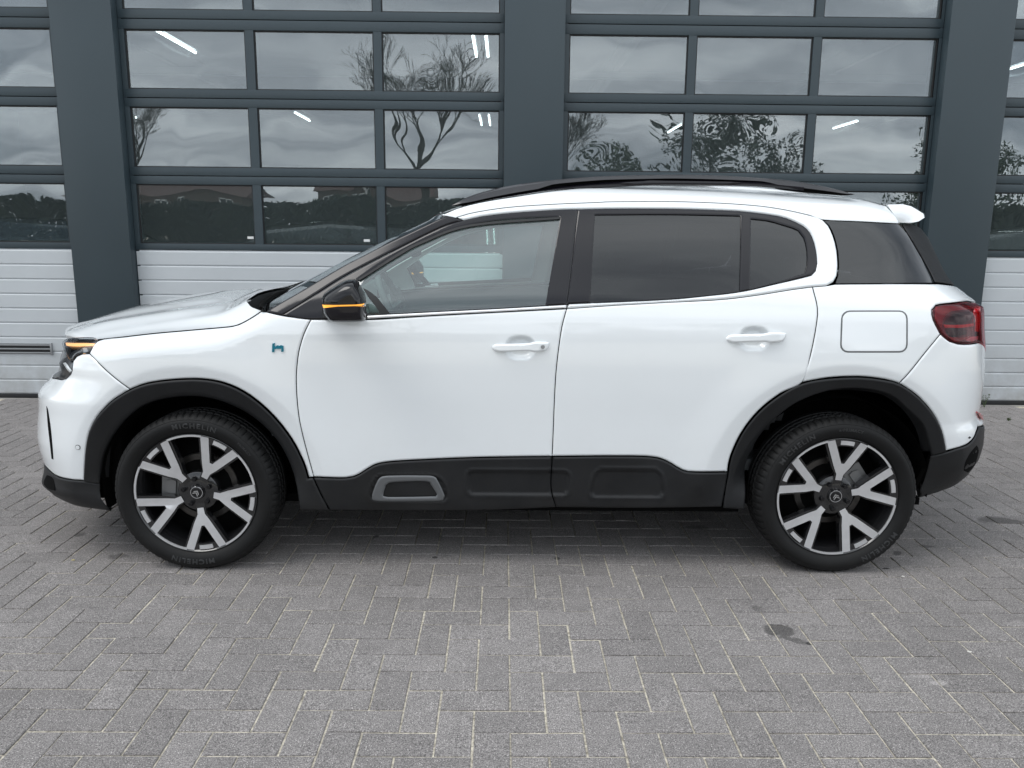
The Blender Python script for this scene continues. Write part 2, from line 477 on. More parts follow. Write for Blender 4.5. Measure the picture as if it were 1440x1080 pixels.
# ------------------------------------------------------------------ ground and paving
GR = MB()
GR.add([(-300, -300, -.012), (300, -300, -.012), (300, 300, -.012), (-300, 300, -.012)], [(0, 1, 2, 3)])
o = GR.build('ground', M['sand'], ang=0); tag(o, 'flat ground of pale jointing sand under the paving', kind='structure')
pave = empty('pavement', (0, 4, 0)); tag(pave, 'grey concrete pavers laid in herringbone in front of the garage doors', kind='structure')
PW = .105 * 1.037
X0, Y0 = .02537 * 1.037, 1.93254 * 1.037
JG = .0062     # joint width
def paver_mesh(lx, ly):
    c, h, H = .0025, .0, .05
    a, b = lx / 2 - JG / 2, ly / 2 - JG / 2
    vs = []
    for (ax, by, z) in ((a - c, b - c, 0), (a, b, -.002), (a, b, -H)):
        vs += [(-ax, -by, z), (ax, -by, z), (ax, by, z), (-ax, by, z)]
    fs = [(0, 1, 2, 3)]
    for k in (0, 4):
        for i in range(4):
            j = (i + 1) % 4
            fs.append((k + i, k + 4 + i, k + 4 + j, k + j))
    return vs, fs
pvH, pfs = paver_mesh(2 * PW, PW)
pvV, _ = paver_mesh(PW, 2 * PW)
bricks = []
rmin, rmax = int((-1.0 - Y0) / PW), int((6.66 - Y0) / PW)
for k in range(rmin, rmax + 1):
    for cc in range(-84, 84):
        m4 = (cc + k) % 4
        if m4 == 0: bricks.append((X0 + (cc + 1) * PW, Y0 + (k + .5) * PW, 0))
        elif m4 == 2 and k < rmax: bricks.append((X0 + (cc + .5) * PW, Y0 + (k + 1) * PW, 1))
def size_in_view(b):
    x, y, v = b
    if y < 1.2: return -1
    px, py = project((x, y, 0))
    if not (-40 < px < 1480 and py < 1110): return -1
    return 1 / (y * y + x * x * .2)
bricks.sort(key=size_in_view, reverse=True)
meH = bpy.data.meshes.new('paver'); meH.from_pydata(pvH, [], pfs); meH.materials.append(M['paver'])
meV = bpy.data.meshes.new('paver_turned'); meV.from_pydata(pvV, [], pfs); meV.materials.append(M['paver'])
stuff = MB(); tone = []
for i, (x, y, v) in enumerate(bricks):
    dz = random.uniform(-.0012, .0012); ta, tb = random.gauss(0, .004), random.gauss(0, .006)
    rz = random.gauss(0, .0035); jx, jy = random.gauss(0, .0006), random.gauss(0, .0006)
    if i < 299:
        o = link('paver', meV if v else meH, pave)
        o.location = (x + jx, y + jy - 4, dz); o.rotation_euler = (ta, tb, rz)
    else:
        c, s = math.cos(rz), math.sin(rz)
        vs = [(x + jx + c * p[0] - s * p[1], y + jy + s * p[0] + c * p[1] - 4, p[2] + dz + p[0] * tb + p[1] * ta) for p in (pvV if v else pvH)]
        stuff.add(vs, pfs); tone += [random.random()] * len(pfs)
o = stuff.build('pavers', M['paver2'], pave, ang=0)
o['kind'] = 'stuff'
at_ = o.data.attributes.new('tone', 'FLOAT', 'FACE'); at_.data.foreach_set('value', tone)
bs = MB(); bs.add([(-9.5, -1.4 - 4, -.0045), (9.5, -1.4 - 4, -.0045), (9.5, 2.7, -.0045), (-9.5, 2.7, -.0045)], [(0, 1, 2, 3)])
bs.build('sand_bed', M['sand'], pave, ang=0)
o = MB().box(-9.4, 9.4, 6.655, 6.86, -.05, .004).build('door_threshold', M['concrete']); tag(o, 'pale concrete strip on the ground under the garage doors', kind='structure')

# ------------------------------------------------------------------ workshop building and garage doors
K = 1.037
YD, YC_ = 6.43 * K, 6.34 * K        # door frame face, column face
cols = [(-14, -10.4), (-7.24, -6.77), (-3.504, -3.028), (-.0135, .455), (3.437, 3.945), (7.0, 7.5), (10.6, 14)]
bld = empty('workshop_building', (0, YC_, 0), 'slate blue workshop front with clad columns standing behind the white car', 'building')
for (a, b) in cols:
    m = MB().box(a, b, 0, .12, -.02, 4.55, bev=.004)
    m.box(a + .012, b - .012, .122, .30, -.02, 4.55)
    m.build('column', M['anth'], bld, 30)
    for sx in (a - .028, b + .002):
        MB().box(sx, sx + .026, .096, .16, 0, 4.5).build('door_track', M['anthd'], bld, 30)
MB().box(-14, 14, .13, .35, 4.45, 6.0).build('lintel', M['anth'], bld, 30)
m = MB()
m.box(-14, 14, 17.5, 17.7, -.02, 4.6); m.box(-14.2, -14, .3, 17.7, -.02, 4.6); m.box(14, 14.2, .3, 17.7, -.02, 4.6)
m.build('inner_wall', M['inwall'], bld, 30)
MB().box(-14, 14, .3, 17.7, 4.6, 4.8).build('ceiling', M['ceil'], bld, 30)
MB().box(-14, 14, .45, 17.5, -.03, .012).build('workshop_floor', M['infloor'], bld, 30)
for (x, y, L, w_) in [(-4.75, 5.7, 1.5, 'high in the middle left door'), (-9.1, 13.3, 1.6, 'deep behind its third row of panes'), (-.46, 5.8, 1.4, 'near pair by the middle column, left'), (-.28, 5.8, 1.4, 'near pair by the middle column, right'),
        (-.62, 13.9, 1.9, 'far pair by the middle column, left'), (-.40, 13.9, 1.9, 'far pair by the middle column, right'), (4.4, 14.8, 2.4, 'deep behind the middle right door'), (8.1, 6.6, 1.5, 'near the far right door'), (-4.9, 13.6, 1.5, 'deep behind the middle panes'), (-8.6, 5.6, 1.5, 'near the far left door'), (8.4, 14, 1.5, 'deep behind the far right door')]:
    t = empty('strip_light', (x, YC_ + y, 4.05), 'strip light under the workshop ceiling, ' + w_, 'strip light', 'workshop strip lights', math.pi / 2)
    MB().box(-L / 2, L / 2, -.035, .035, .03, .08, bev=.005).build('housing', M['steel'], t, 30)
    MB().tube([(-L / 2 + .03, 0, 0), (L / 2 - .03, 0, 0)], .018, 8).build('tube', M['tube'], t, 60)
m = MB()
for x in (-10, -6, -2, 2, 6, 10): m.box(x - .06, x + .06, .5, 17.4, 4.3, 4.58)
for y in (5, 9, 13): m.box(-13.9, 13.9, y - .08, y + .08, 4.18, 4.3)
m.build('beam', M['steel'], bld, 30)
rows_z = [(2.995 * K, 3.43 * K), (2.428 * K, 2.848 * K), (1.850 * K, 2.290 * K), (1.266 * K, 1.714 * K)]
joints = [1.213 * K, 1.783 * K, 2.359 * K, 2.925 * K, 3.50 * K]
SL = 1.163 * K / 10
def garage_door(x0, x1, panes, label, handle=None, stickers=()):
    d = empty('garage_door', ((x0 + x1) / 2, YD, 0), label, 'garage door', 'sectional garage doors of the workshop')
    cx = (x0 + x1) / 2
    pxs = [(a - cx, b - cx) for a, b in panes]
    X0_, X1_ = x0 - cx, x1 - cx
    for si in range(4):
        zb, zt = joints[si], joints[si + 1]
        pz0, pz1 = rows_z[3 - si]
        fr = MB()
        fr.box(X0_, X1_, 0, .042, zb + .003, pz0 - .004, bev=.003)
        fr.box(X0_, X1_, 0, .042, pz1 + .004, zt - .003, bev=.003)
        edges = [X0_] + [v for p in pxs for v in p] + [X1_]
        for i in range(0, len(edges), 2):
            fr.box(edges[i] if i == 0 else edges[i] + .004, edges[i + 1] if i == len(edges) - 2 else edges[i + 1] - .004, .0012, .041, pz0 - .004, pz1 + .004)
        fo = fr.build('section_frame', M['anth'], d, 30)
        for a, b in pxs:
            g = MB()
            w = .005
            for (u0, u1, v0, v1) in ((a - .004, b + .004, pz0 - .004, pz0 + w), (a - .004, b + .004, pz1 - w, pz1 + .004), (a - .004, a + w, pz0 + w, pz1 - w), (b - w, b + .004, pz0 + w, pz1 - w)):
                g.box(u0, u1, .013, .039, v0, v1)
            gs = g.build('glazing_bead', M['seal'], fo, 0)
            p = MB().box(a + w * .5, b - w * .5, .022, .026, pz0 + w * .5, pz1 - w * .5).build('pane', M['pane'], fo, 0)
            p2 = MB()
            for (u0, u1, v0, v1) in ((a + w, b - w, pz0 + w, pz0 + w + .008), (a + w, a + w + .009, pz0 + w + .008, pz1 - w), (b - w - .009, b - w, pz0 + w + .008, pz1 - w)):
                p2.box(u0, u1, .0275, .037, v0, v1)
            p2.build('spacer_bar', M['bead'], fo, 0)
    MB().box(X0_ + .005, X1_ - .005, .008, .038, .035, joints[0] - .002).build('panel_core', M['slat'], d, 0)
    for i in range(10):
        zb = .045 + i * SL; zt = min(zb + SL, joints[0] - .004)
        prof = [(.008, zb + .001), (.002, zb + .004), (0, zb + .010), (0, zt - .011), (.003, zt - .006), (.0078, zt - .0015)]
        vs = []; fs = []
        for x in (X0_ + .003, X1_ - .003):
            vs += [(x, y, z) for y, z in prof]
        for j in range(5): fs.append((j, j + 6, j + 7, j + 1))
        MB().add(vs, fs).build('slat', M['slat'], d, 0)
    MB().box(X0_, X1_, .002, .04, .006, .043, bev=.006).build('bottom_seal', M['seal'], d, 30)
    for (sx, sz, sw, sh) in stickers:
        MB().box(sx - cx, sx - cx + sw, .0205, .0215, sz, sz + sh).build('sticker', M['sticker'], d, 0)
    if handle:
        h = MB()
        MB().box(handle[0] - cx, handle[1] - cx, -.0015, .003, handle[2] - .004, handle[3] + .004).build('handle_gap_shade', M['seal'], d, 0)  # dark plate behind the bars, standing in for shade in the gaps
        hx0, hx1, hz0, hz1 = handle[0] - cx, handle[1] - cx, handle[2], handle[3]
        hh = (hz1 - hz0)
        for q in (0, .42, .84):
            h.box(hx0, hx1, -.012, -.002, hz0 + hh * q, hz0 + hh * (q + .16), bev=.002)
        h.box(hx1 - .008, hx1 + .008, -.016, .001, hz0 - .01, hz1 + .012, bev=.003)
        h.build('lift_handle', M['steel'], d, 30)
    return d
garage_door(-6.75, -3.52, [(-6.70, -5.66), (-5.58, -4.62), (-4.55, -3.565)], 'far left garage door cut off by the picture edge, with a grey lift handle', handle=(-4.6, at(73, 490, YD).x, at(50, 497, YD).z, at(50, 484, YD).z))
garage_door(-3.026, -.016, [(-2.982, -2.050), (-1.975, -1.047), (-.975, -.055)], 'middle left garage door behind the bonnet, bare tree reflected in its panes',
            stickers=[(at(347, 336, YD).x, at(347, 336, YD).z, .05, .02), (at(511, 340, YD).x, at(511, 340, YD).z, .05, .02)])
garage_door(.458, 3.434, [(.500, 1.430), (1.502, 2.416), (2.488, 3.415 - .01)], 'middle right garage door behind the roof of the car, swirling reflections in its panes')
garage_door(3.948, 6.96, [(3.99, 4.95), (5.02, 5.93), (6.0, 6.91)], 'far right garage door beside the tail lamp, cut off by the picture edge')

# ------------------------------------------------------------------ the car: side surface
YCAR = 4.160
side_f = mono([(.15, .80), (.22, .858), (.26, .880), (.30, .888), (.40, .895), (.52, .901), (.66, .908), (.82, .918), (.93, .922), (1.00, .920), (1.08, .912), (1.15, .896), (1.25, .858),
               (1.40, .795), (1.50, .748), (1.545, .722), (1.575, .695), (1.60, .662), (1.625, .615), (1.645, .55), (1.66, .45)])
drop_f = mono([(-1.3, .36), (-.8, .15), (-.45, .075), (-.2, .035), (.1, .008), (.4, .0), (.7, .003), (1.0, .014), (1.3, .030), (1.7, .055), (2.2, .09)])
SHUT = [(138, 478), (175, 472.8), (217, 468), (273, 463), (310, 459.8), (327, 458), (336, 455.5), (345, 451), (356, 444.5), (367, 437)]
WF = (-1.3035, .341); WR = (1.427, .341)
ztop_f = mono([(-2.0, .945), (-1.8, .965), (-1.5, 1.012), (-1.2, 1.045), (-1.05, 1.09), (-.9, 1.17)])
AF, AR = .62, .52
XF = [(0, -2.1), (2, -2.1)]
XR = [(0, 2.3), (2, 2.3)]
def corner(t, p=2.5, q=2.3):
    if t <= 0: return 1.0
    if t >= 1: return 0.0
    return (1 - t ** p) ** (1 / q)
def base_w(x, z):
    d = drop_f(x) if z > 1.1 else 0
    s = side_f(z + d * sm(1.12, 1.45, z))
    s *= 1 - .014 * (x / 2) ** 2
    if z > .95 and x < -.2:
        s *= 1 - .07 * sm(-.2, -1.2, x) * 0 - .075 * (1 - sm(-1.2, -.25, x)) * sm(1.02, 1.3, z)
    if z > 1.1 and x > .9:
        s *= 1 - .05 * sm(.9, 2.1, x) * sm(1.12, 1.35, z)
    if x < -.85:
        zt = ztop_f(x)
        k = 1 - sm(-1.15, -.85, x)
        s -= k * 6.5 * max(0, z - zt + .09) ** 2
    for (cx, cz), R1 in ((WF, .548), (WR, .575)):
        r = math.hypot(x - cx, z - cz)
        if r < R1 + .2 and z > .2:
            d_ = (R1 - r) / .0035
            s += (.010 * (1 - sm(R1 - .02, R1 + .17, r)) - (.20 * .0035 * (math.log1p(math.exp(min(d_, 30))) if d_ < 30 else d_))) * sm(.25, .42, z)
    return s
def w_side(x, z, xf=None, xr=None):
    s = base_w(x, z)
    xf = interp(XF, z) if xf is None else xf
    xr = interp(XR, z) if xr is None else xr
    if x < xf + AF: s *= corner((xf + AF - x) / AF)
    if x > xr - AR: s *= corner((x - xr + AR) / AR)
    return s
SILF = [(440, 96), (466, 95), (472, 92), (482, 86), (495, 84), (507, 79), (520, 79), (530, 72), (540, 61), (548, 53), (560, 53.3), (571, 54), (592, 52.6), (614, 52), (632, 55.5), (656, 63), (662, 63), (671, 54), (682, 59), (690, 67), (698.5, 78.5), (706, 95), (714, 114), (730, 150)]
SILR = [(290, 1280), (318, 1291), (335, 1305), (362, 1317), (390, 1331), (398, 1338), (409, 1353), (420, 1366), (427, 1382), (440, 1384), (462, 1384), (483, 1385.6), (515, 1385.6), (536, 1384.4), (563, 1380), (582, 1377), (590, 1382), (599, 1383.4), (624, 1382), (645, 1375.8), (667, 1360.5), (682, 1342), (691, 1321), (699.6, 1289), (712, 1250)]
def solve_ends():
    global XF, XR
    tf, tr = [], []
    z = .16
    while z < 1.66:
        for (sil, sgn, out) in ((SILF, -1, tf), (SILR, 1, tr)):
            lo, hi = 1.2, 2.6
            for it in range(22):
                mid = (lo + hi) / 2
                worst = -1e9
                for i in range(24):
                    t = .3 + .7 * i / 23
                    A = AF if sgn < 0 else AR
                    x = sgn * (mid - A + A * t)
                    y = YCAR - w_side(x, z, -mid if sgn < 0 else -9, mid if sgn > 0 else 9)
                    px, py = project((x, y, z))
                    worst = max(worst, sgn * (px - interp(sil, py)))
                if worst > 0: hi = mid
                else: lo = mid
            out.append((z, sgn * (lo + hi) / 2))
        z += .02
    tf = [(z, x if z < .97 else None) for z, x in tf]
    last = [x for z, x in tf if x is not None][-1]
    tf = [(z, x if x is not None else last + (z - .97) * .8) for z, x in tf]
    XF, XR = tf, tr
solve_ends()
def surf(x, z, off=0.0):
    w = w_side(x, z)
    p = Vector((x, YCAR - w, z))
    if off:
        p += nrm(x, z) * off
    return p
def nrm(x, z):
    h = .004
    if w_side(x, z) <= 0.02: return Vector((-1 if x < 0 else 1, 0, 0))
    a = Vector((x + h, -w_side(x + h, z), z)) - Vector((x - h, -w_side(x - h, z), z))
    b = Vector((x, -w_side(x, z + h), z + h)) - Vector((x, -w_side(x, z - h), z - h))
    n = a.cross(b)
    if n.y > 0: n = -n
    return n.normalized()
def hit(px, py):
    v = sight(px, py)
    def f(Y):
        t = Y / v.y
        x, z = v.x * t, v.z * t + EYE
        return (YCAR - w_side(x, z)) - Y, x, z
    Y = 3.15; prev = Y
    best = None
    while Y < YCAR:
        g, x, z = f(Y)
        if best is None or g < best[0]: best = (g, x, z)
        if g <= 0:
            lo, hi = prev, Y
            for _ in range(14):
                m_ = (lo + hi) / 2
                g, x, z = f(m_)
                if g <= 0: hi = m_
                else: lo = m_
            return x, z
        prev = Y; Y += .02
    return best[1], best[2]
# u coordinate: x stretched round the corners
def x2u(x, z):
    xf, xr = interp(XF, z), interp(XR, z)
    if x < xf + AF:
        t = min(1, (xf + AF - x) / AF); return xf + AF - AF * (t + 1.0 * (1 - corner(t)))
    if x > xr - AR:
        t = min(1, (x - xr + AR) / AR); return xr - AR + AR * (t + 1.0 * (1 - corner(t)))
    return x
def u2x(u, z):
    xf, xr = interp(XF, z), interp(XR, z)
    if xf + AF < u < xr - AR: return u
    if u <= xf + AF:
        tgt, A, b0, sg = (xf + AF - u) / AF, AF, xf + AF, -1
    else:
        tgt, A, b0, sg = (u - xr + AR) / AR, AR, xr - AR, 1
    lo, hi = 0., 1.
    for _ in range(26):
        m_ = (lo + hi) / 2
        if m_ + 1.0 * (1 - corner(m_)) < tgt: lo = m_
        else: hi = m_
    return b0 + sg * A * (lo + hi) / 2
def inpoly(p, poly):
    x, y = p; c = False; n = len(poly); j = n - 1
    for i in range(n):
        xi, yi = poly[i]; xj, yj = poly[j]
        if (yi > y) != (yj > y) and x < (xj - xi) * (y - yi) / (yj - yi) + xi: c = not c
        j = i
    return c
def spline(pts, closed=False, step=9, sharp=50):
    """Catmull-Rom through pixel points, keeping corners sharper than `sharp` degrees"""
    n = len(pts); out = []
    rng = range(n if closed else n - 1)
    def P(i): return pts[i % n] if closed else pts[max(0, min(n - 1, i))]
    def turn(i):
        if not closed and (i <= 0 or i >= n - 1): return True
        a, b, c = P(i - 1), P(i), P(i + 1)
        u = (b[0] - a[0], b[1] - a[1]); v = (c[0] - b[0], c[1] - b[1])
        lu, lv = math.hypot(*u), math.hypot(*v)
        if lu == 0 or lv == 0: return True
        return math.degrees(math.acos(max(-1, min(1, (u[0] * v[0] + u[1] * v[1]) / lu / lv)))) > sharp
    for i in rng:
        p0, p1, p2, p3 = P(i - 1), P(i), P(i + 1), P(i + 2)
        if turn(i): p0 = p1
        if turn(i + 1): p3 = p2
        L = math.hypot(p2[0] - p1[0], p2[1] - p1[1])
        k = max(1, int(round(L / step)))
        for j in range(k):
            t = j / k
            q = []
            for c in (0, 1):
                m1 = (p2[c] - p0[c]) / 2 if p0 is not p1 else (p2[c] - p1[c])
                m2 = (p3[c] - p1[c]) / 2 if p3 is not p2 else (p2[c] - p1[c])
                q.append(p1[c] * (1 + 2 * t) * (1 - t) ** 2 + m1 * t * (1 - t) ** 2 + p2[c] * t * t * (3 - 2 * t) + m2 * t * t * (t - 1))
            out.append(tuple(q))
    if not closed: out.append(tuple(pts[-1]))
    return out
def to_uz(outline, step=9):
    """outline: list of pixel points; entries ('F', z) / ('R', z) are points on the centre line of nose / tail"""
    segs = []; cur = []
    res = []
    n = len(outline)
    special = [isinstance(p[0], str) for p in outline]
    if not any(special):
        pts = spline(outline, True, step)
        for p in pts:
            x, z = hit(*p); res.append((x2u(x, z), z))
        return res
    # start after a special entry
    s = max(i for i in range(n) if special[i]) + 1
    order = [outline[(s + i) % n] for i in range(n)]
    i = 0
    run = []
    def flush(run):
        for p in spline(run, False, step):
            x, z = hit(*p); res.append((x2u(x, z), z))
    for p in order:
        if isinstance(p[0], str):
            if run: flush(run); run = []
            z = p[1]; ins = p[2] if len(p) > 2 else 0; A, tab = (AF, XF) if p[0] == 'F' else (AR, XR)
            xe = interp(tab, z)
            u = xe - A + ins if p[0] == 'F' else xe + A - ins
            if res and abs(res[-1][1] - z) > .04 and p[0] in 'FR' and getattr(to_uz, 'last', None) == p[0]:
                z0 = res[-1][1]; k = int(abs(z - z0) / .03) + 1
                for j in range(1, k):
                    zj = lerp(z0, z, j / k); xj = interp(tab, zj)
                    res.append((xj - A + ins if p[0] == 'F' else xj + A - ins, zj))
            res.append((u, z)); to_uz.last = p[0]
        else:
            to_uz.last = None
            run.append(p)
    if run: flush(run)
    return res
class Near:
    """distance to the nearest outline, looked up on a coarse grid"""
    C = .018
    def __init__(s, polys):
        s.g = {}
        for poly in polys:
            n = len(poly)
            for i in range(n):
                a_, b_ = poly[i], poly[(i + 1) % n]
                L = math.hypot(b_[0] - a_[0], b_[1] - a_[1]); k = max(1, int(L / s.C * 2))
                seen = set()
                for j in range(k + 1):
                    cx, cy = int((a_[0] + (b_[0] - a_[0]) * j / k) // s.C), int((a_[1] + (b_[1] - a_[1]) * j / k) // s.C)
                    for dx in (-1, 0, 1):
                        for dy in (-1, 0, 1): seen.add((cx + dx, cy + dy))
                for c in seen: s.g.setdefault(c, []).append((a_, b_))
    def q(s, p):
        best = (9e9, 0, 0)
        for a_, b_ in s.g.get((int(p[0] // s.C), int(p[1] // s.C)), ()):
            dx, dy = b_[0] - a_[0], b_[1] - a_[1]; L = dx * dx + dy * dy
            t = 0 if L == 0 else max(0, min(1, ((p[0] - a_[0]) * dx + (p[1] - a_[1]) * dy) / L))
            ex, ey = p[0] - a_[0] - t * dx, p[1] - a_[1] - t * dy
            d = ex * ex + ey * ey
            if d < best[0]: best = (d, ex, ey) if d > 1e-10 else (d, -dy * 1e-3, dx * 1e-3)
        k = math.hypot(best[1], best[2]) or 1
        return math.sqrt(best[0]), best[1] / k, best[2] / k
def densify(poly, L):
    out = []
    for i, a_ in enumerate(poly):
        b_ = poly[(i + 1) % len(poly)]
        k = max(1, int(math.hypot(b_[0] - a_[0], b_[1] - a_[1]) / L + .5))
        out += [(lerp(a_[0], b_[0], j / k), lerp(a_[1], b_[1], j / k)) for j in range(k)]
    return out
def ring(poly, d):
    n = len(poly); out = []
    area = sum(poly[i][0] * poly[(i + 1) % n][1] - poly[(i + 1) % n][0] * poly[i][1] for i in range(n))
    sg = 1 if area > 0 else -1
    for i in range(n):
        a, b, c = poly[i - 1], poly[i], poly[(i + 1) % n]
        u = Vector((b[0] - a[0], b[1] - a[1])); v = Vector((c[0] - b[0], c[1] - b[1]))
        if u.length < 1e-7 or v.length < 1e-7: continue
        u.normalize(); v.normalize()
        nn = Vector((-u.y - v.y, u.x + v.x)) * sg
        if nn.length < .2: continue
        nn.normalize()
        k = max(.5, nn.dot(Vector((-u.y, u.x)) * sg))
        out.append((b[0] + nn.x * d / k, b[1] + nn.y * d / k))
    return out
CAR = empty('parked_suv', (.06, YCAR, 0), 'white five door SUV with black cladding parked side on before the garage doors', 'car')
def panel(name, outline, m, parent=None, off=0.0, gap=.002, thick=.016, h=.03, holes=(), edge=.004, refine=(), disp=None, step=9, uz=None, mirror=None, keep=False, hole_uz=(), rings=()):
    poly = uz if uz else to_uz(outline, step)
    # drop near-duplicate points
    poly = [p for i, p in enumerate(poly) if math.hypot(p[0] - poly[i - 1][0], p[1] - poly[i - 1][1]) > .0015]
    poly = ring(poly, gap) if gap else poly
    hs = [ring(to_uz(q, step), -.0) for q in holes] + list(hole_uz)
    if edge > 0:
        poly = densify(poly, .009); hs = [densify(q, .009) for q in hs]
    bnds = [poly] + hs
    NR = Near(bnds)
    dist = lambda p: NR.q(p)[0]
    verts = []; edges = []
    for b in bnds:
        s = len(verts); n = len(b)
        verts += b
        edges += [(s + i, s + (i + 1) % n) for i in range(n)]
    def inside(p): return inpoly(p, poly) and not any(inpoly(p, q) for q in hs)
    if edge > 0:
        for b, sg in [(poly, 1)] + [(q, -1) for q in hs]:
            for d in (.0035, .009):
                verts += [p for p in ring(b, d * sg) if inside(p)]
    us = [p[0] for p in poly]; zs = [p[1] for p in poly]
    u0, u1, z0, z1 = min(us), max(us), min(zs), max(zs)
    nu, nz = int((u1 - u0) / h) + 1, int((z1 - z0) / h) + 1
    for i in range(nu + 1):
        for j in range(nz + 1):
            p = (u0 + (i + .5 * (j % 2)) * h, z0 + j * h)
            if inside(p) and dist(p) > min(.014, max(.4 * h, .011)): verts.append(p)
    for (rx, rz, rr, rh) in refine:
        k = int(rr[0] / rh), int(rr[1] / rh)
        for i in range(-k[0], k[0] + 1):
            for j in range(-k[1], k[1] + 1):
                p = (rx + i * rh + .3 * rh, rz + j * rh + .2 * rh)
                if inside(p) and dist(p) > .0125: verts.append(p)
    for (cx, cz, rr) in rings:
        for dr in (-.010, -.005, -.0015, .002, .006, .012):
            k = int(2 * math.pi * rr / .011)
            for i in range(k):
                a_ = 2 * math.pi * i / k
                x, z = cx + (rr + dr) * math.cos(a_), cz + (rr + dr) * math.sin(a_)
                p = (x2u(x, z), z)
                if inside(p) and dist(p) > .0125: verts.append(p)
    vo, eo, fo, _, _, _ = delaunay_2d_cdt([Vector(v) for v in verts], edges, [], 1, 1e-6)
    me_v = []; nor = []
    mb = []
    for v in vo:
        p = (v.x, v.y)
        x = u2x(p[0], p[1])
        d = dist(p)
        e = -edge * max(0, 1 - d / .009) ** 2 if edge else 0
        n = nrm(x, p[1])
        dd = disp(x, p[1]) if disp else 0
        q = surf(x, p[1]) + n * (off + e + dd)
        me_v.append(q)
        if disp:
            hh = .003
            gx = (disp(x + hh, p[1]) - disp(x - hh, p[1])) / (2 * hh); gz = (disp(x, p[1] + hh) - disp(x, p[1] - hh)) / (2 * hh)
            n = (n + Vector((-gx, 0, -gz))).normalized() if n.y < -.3 else n
        if edge and d < .009:
            _, gx_, gz_ = NR.q(p)
            if d < 1e-5 and not inside((p[0] + gx_ * .001, p[1] + gz_ * .001)): gx_, gz_ = -gx_, -gz_
            g_ = 2 * edge / .009 * (1 - d / .009)
            n = (n - Vector((gx_, 0, gz_)) * g_).normalized() if abs(n.y) > .25 else n
        nor.append((n, d))
    fs = []
    for f in fo:
        c = (sum(vo[i].x for i in f) / 3, sum(vo[i].y for i in f) / 3)
        if inside(c): fs.append(tuple(f))
    cnt = {}
    for f in fs:
        for i in range(3):
            k = (f[i], f[(i + 1) % 3]); cnt[k] = cnt.get(k, 0) + 1
    nv0 = len(me_v)
    dup = {}
    def dupe(i, inner):
        if (i, inner) not in dup:
            dup[(i, inner)] = len(me_v)
            me_v.append(me_v[i] - nor[i][0] * (thick if inner else 0))
        return dup[(i, inner)]
    sk = []
    for (a_, b_) in list(cnt):
        if (b_, a_) not in cnt:
            sk.append((dupe(b_, 0), dupe(a_, 0), dupe(a_, 1), dupe(b_, 1)))
    used = set(i for f in fs for i in f)
    if not mirror: pass
    me = bpy.data.meshes.new(name)
    loc = Vector((.06, YCAR, 0))
    me.from_pydata([tuple(v - loc) for v in me_v], [], fs + sk)
    me.materials.append(m)
    me.polygons.foreach_set('use_smooth', [True] * len(me.polygons))
    me.update()
    cn = []
    for i, v in enumerate(me.vertices):
        if i < nv0: cn.append(nor[i][0])
        else: cn.append(v.normal.copy())
    me.normals_split_custom_set_from_vertices([tuple(c) for c in cn])
    return link(name, me, parent or CAR)
def copy_tree(o, parent):
    c = o.copy(); COL.objects.link(c); c.parent = parent
    for ch in o.children: copy_tree(ch, c)
    return c
def mirror_far(o):
    c = copy_tree(o, CAR)
    c.scale = (1, -1, 1)
    return c
def cl(v): return tuple(Vector(v) - Vector((.06, YCAR, 0)))   # world point to car space

# ------------------------------------------------------------------ the car: outlines (pixel survey of the near side)
def rev(l): return l[::-1]
DOORF = [(437, 449), (427, 470), (419.5, 497), (416.5, 530), (418, 567), (422.5, 600), (431, 635), (441, 671)]
DOORF2 = [(441, 671), (452, 695), (464, 716)]
CLADT = [(441, 671), (487, 672), (505.6, 666.5), (524, 655), (547, 649.5), (606, 646), (660, 643.8), (720, 642.6), (776.5, 642)]
SPLITD = [(797, 434), (792, 452), (788, 473), (782, 523), (779.3, 573), (778.3, 600), (776.5, 642)]
SPLITL = [(776.5, 642), (775, 687), (782, 713)]
CLADR = [(776.5, 642), (859, 641.3), (913.6, 642.3), (936.7, 648), (959.6, 661), (978, 663.8), (1023.5, 663.6)]
ARCHF = [(118.5, 676), (119.7, 649.6), (121.5, 629), (126, 606.7), (136, 587), (148, 573), (160, 562), (182.5, 548), (207, 539), (243, 534), (283, 533), (317, 539), (350, 555), (383, 583), (410, 617), (427, 650), (434, 672)]
ARCHFI = [(141, 680), (142, 668), (148.5, 636), (164, 607), (187, 581.5), (213, 566), (250, 558.7), (286, 558.7), (322, 568.5), (358.5, 589), (389.7, 620), (408, 654), (418, 685), (422, 716)]
ARCHR = [(1023.5, 663.6), (1027.5, 642), (1043, 608.6), (1067, 578), (1098, 553.6), (1129, 538), (1165, 531.6), (1208, 529.8), (1244, 533.7), (1265, 539.5), (1290, 556.7), (1311.6, 581), (1324, 605.5), (1330, 634.5)]
ARCHRI = [(1046, 715.5), (1049, 684), (1052, 651), (1070, 611.7), (1101, 578), (1131, 559.7), (1171, 547.5), (1214, 546), (1250.5, 555), (1275, 575), (1296, 596), (1304, 621), (1308.6, 640.2)]
RDOOR = [(1129, 538), (1140, 500), (1148, 460), (1150, 433), (1143, 403)]
BELTR = [(1143, 403), (1113, 407), (1063, 415), (1013, 421), (930, 425.5), (860, 429.5), (797, 434)]
BUMPL = [(125, 497), (140, 513), (160, 531), (182.5, 548)]
RBL = [(1323, 470), (1300, 498), (1281, 522), (1265, 539.5)]
ZF = lambda py, Y=3.5: at(60, py, Y).z
def uzline(pts, step=9):
    return [(x2u(*hit(*p)), hit(*p)[1]) for p in spline(pts, False, step)]

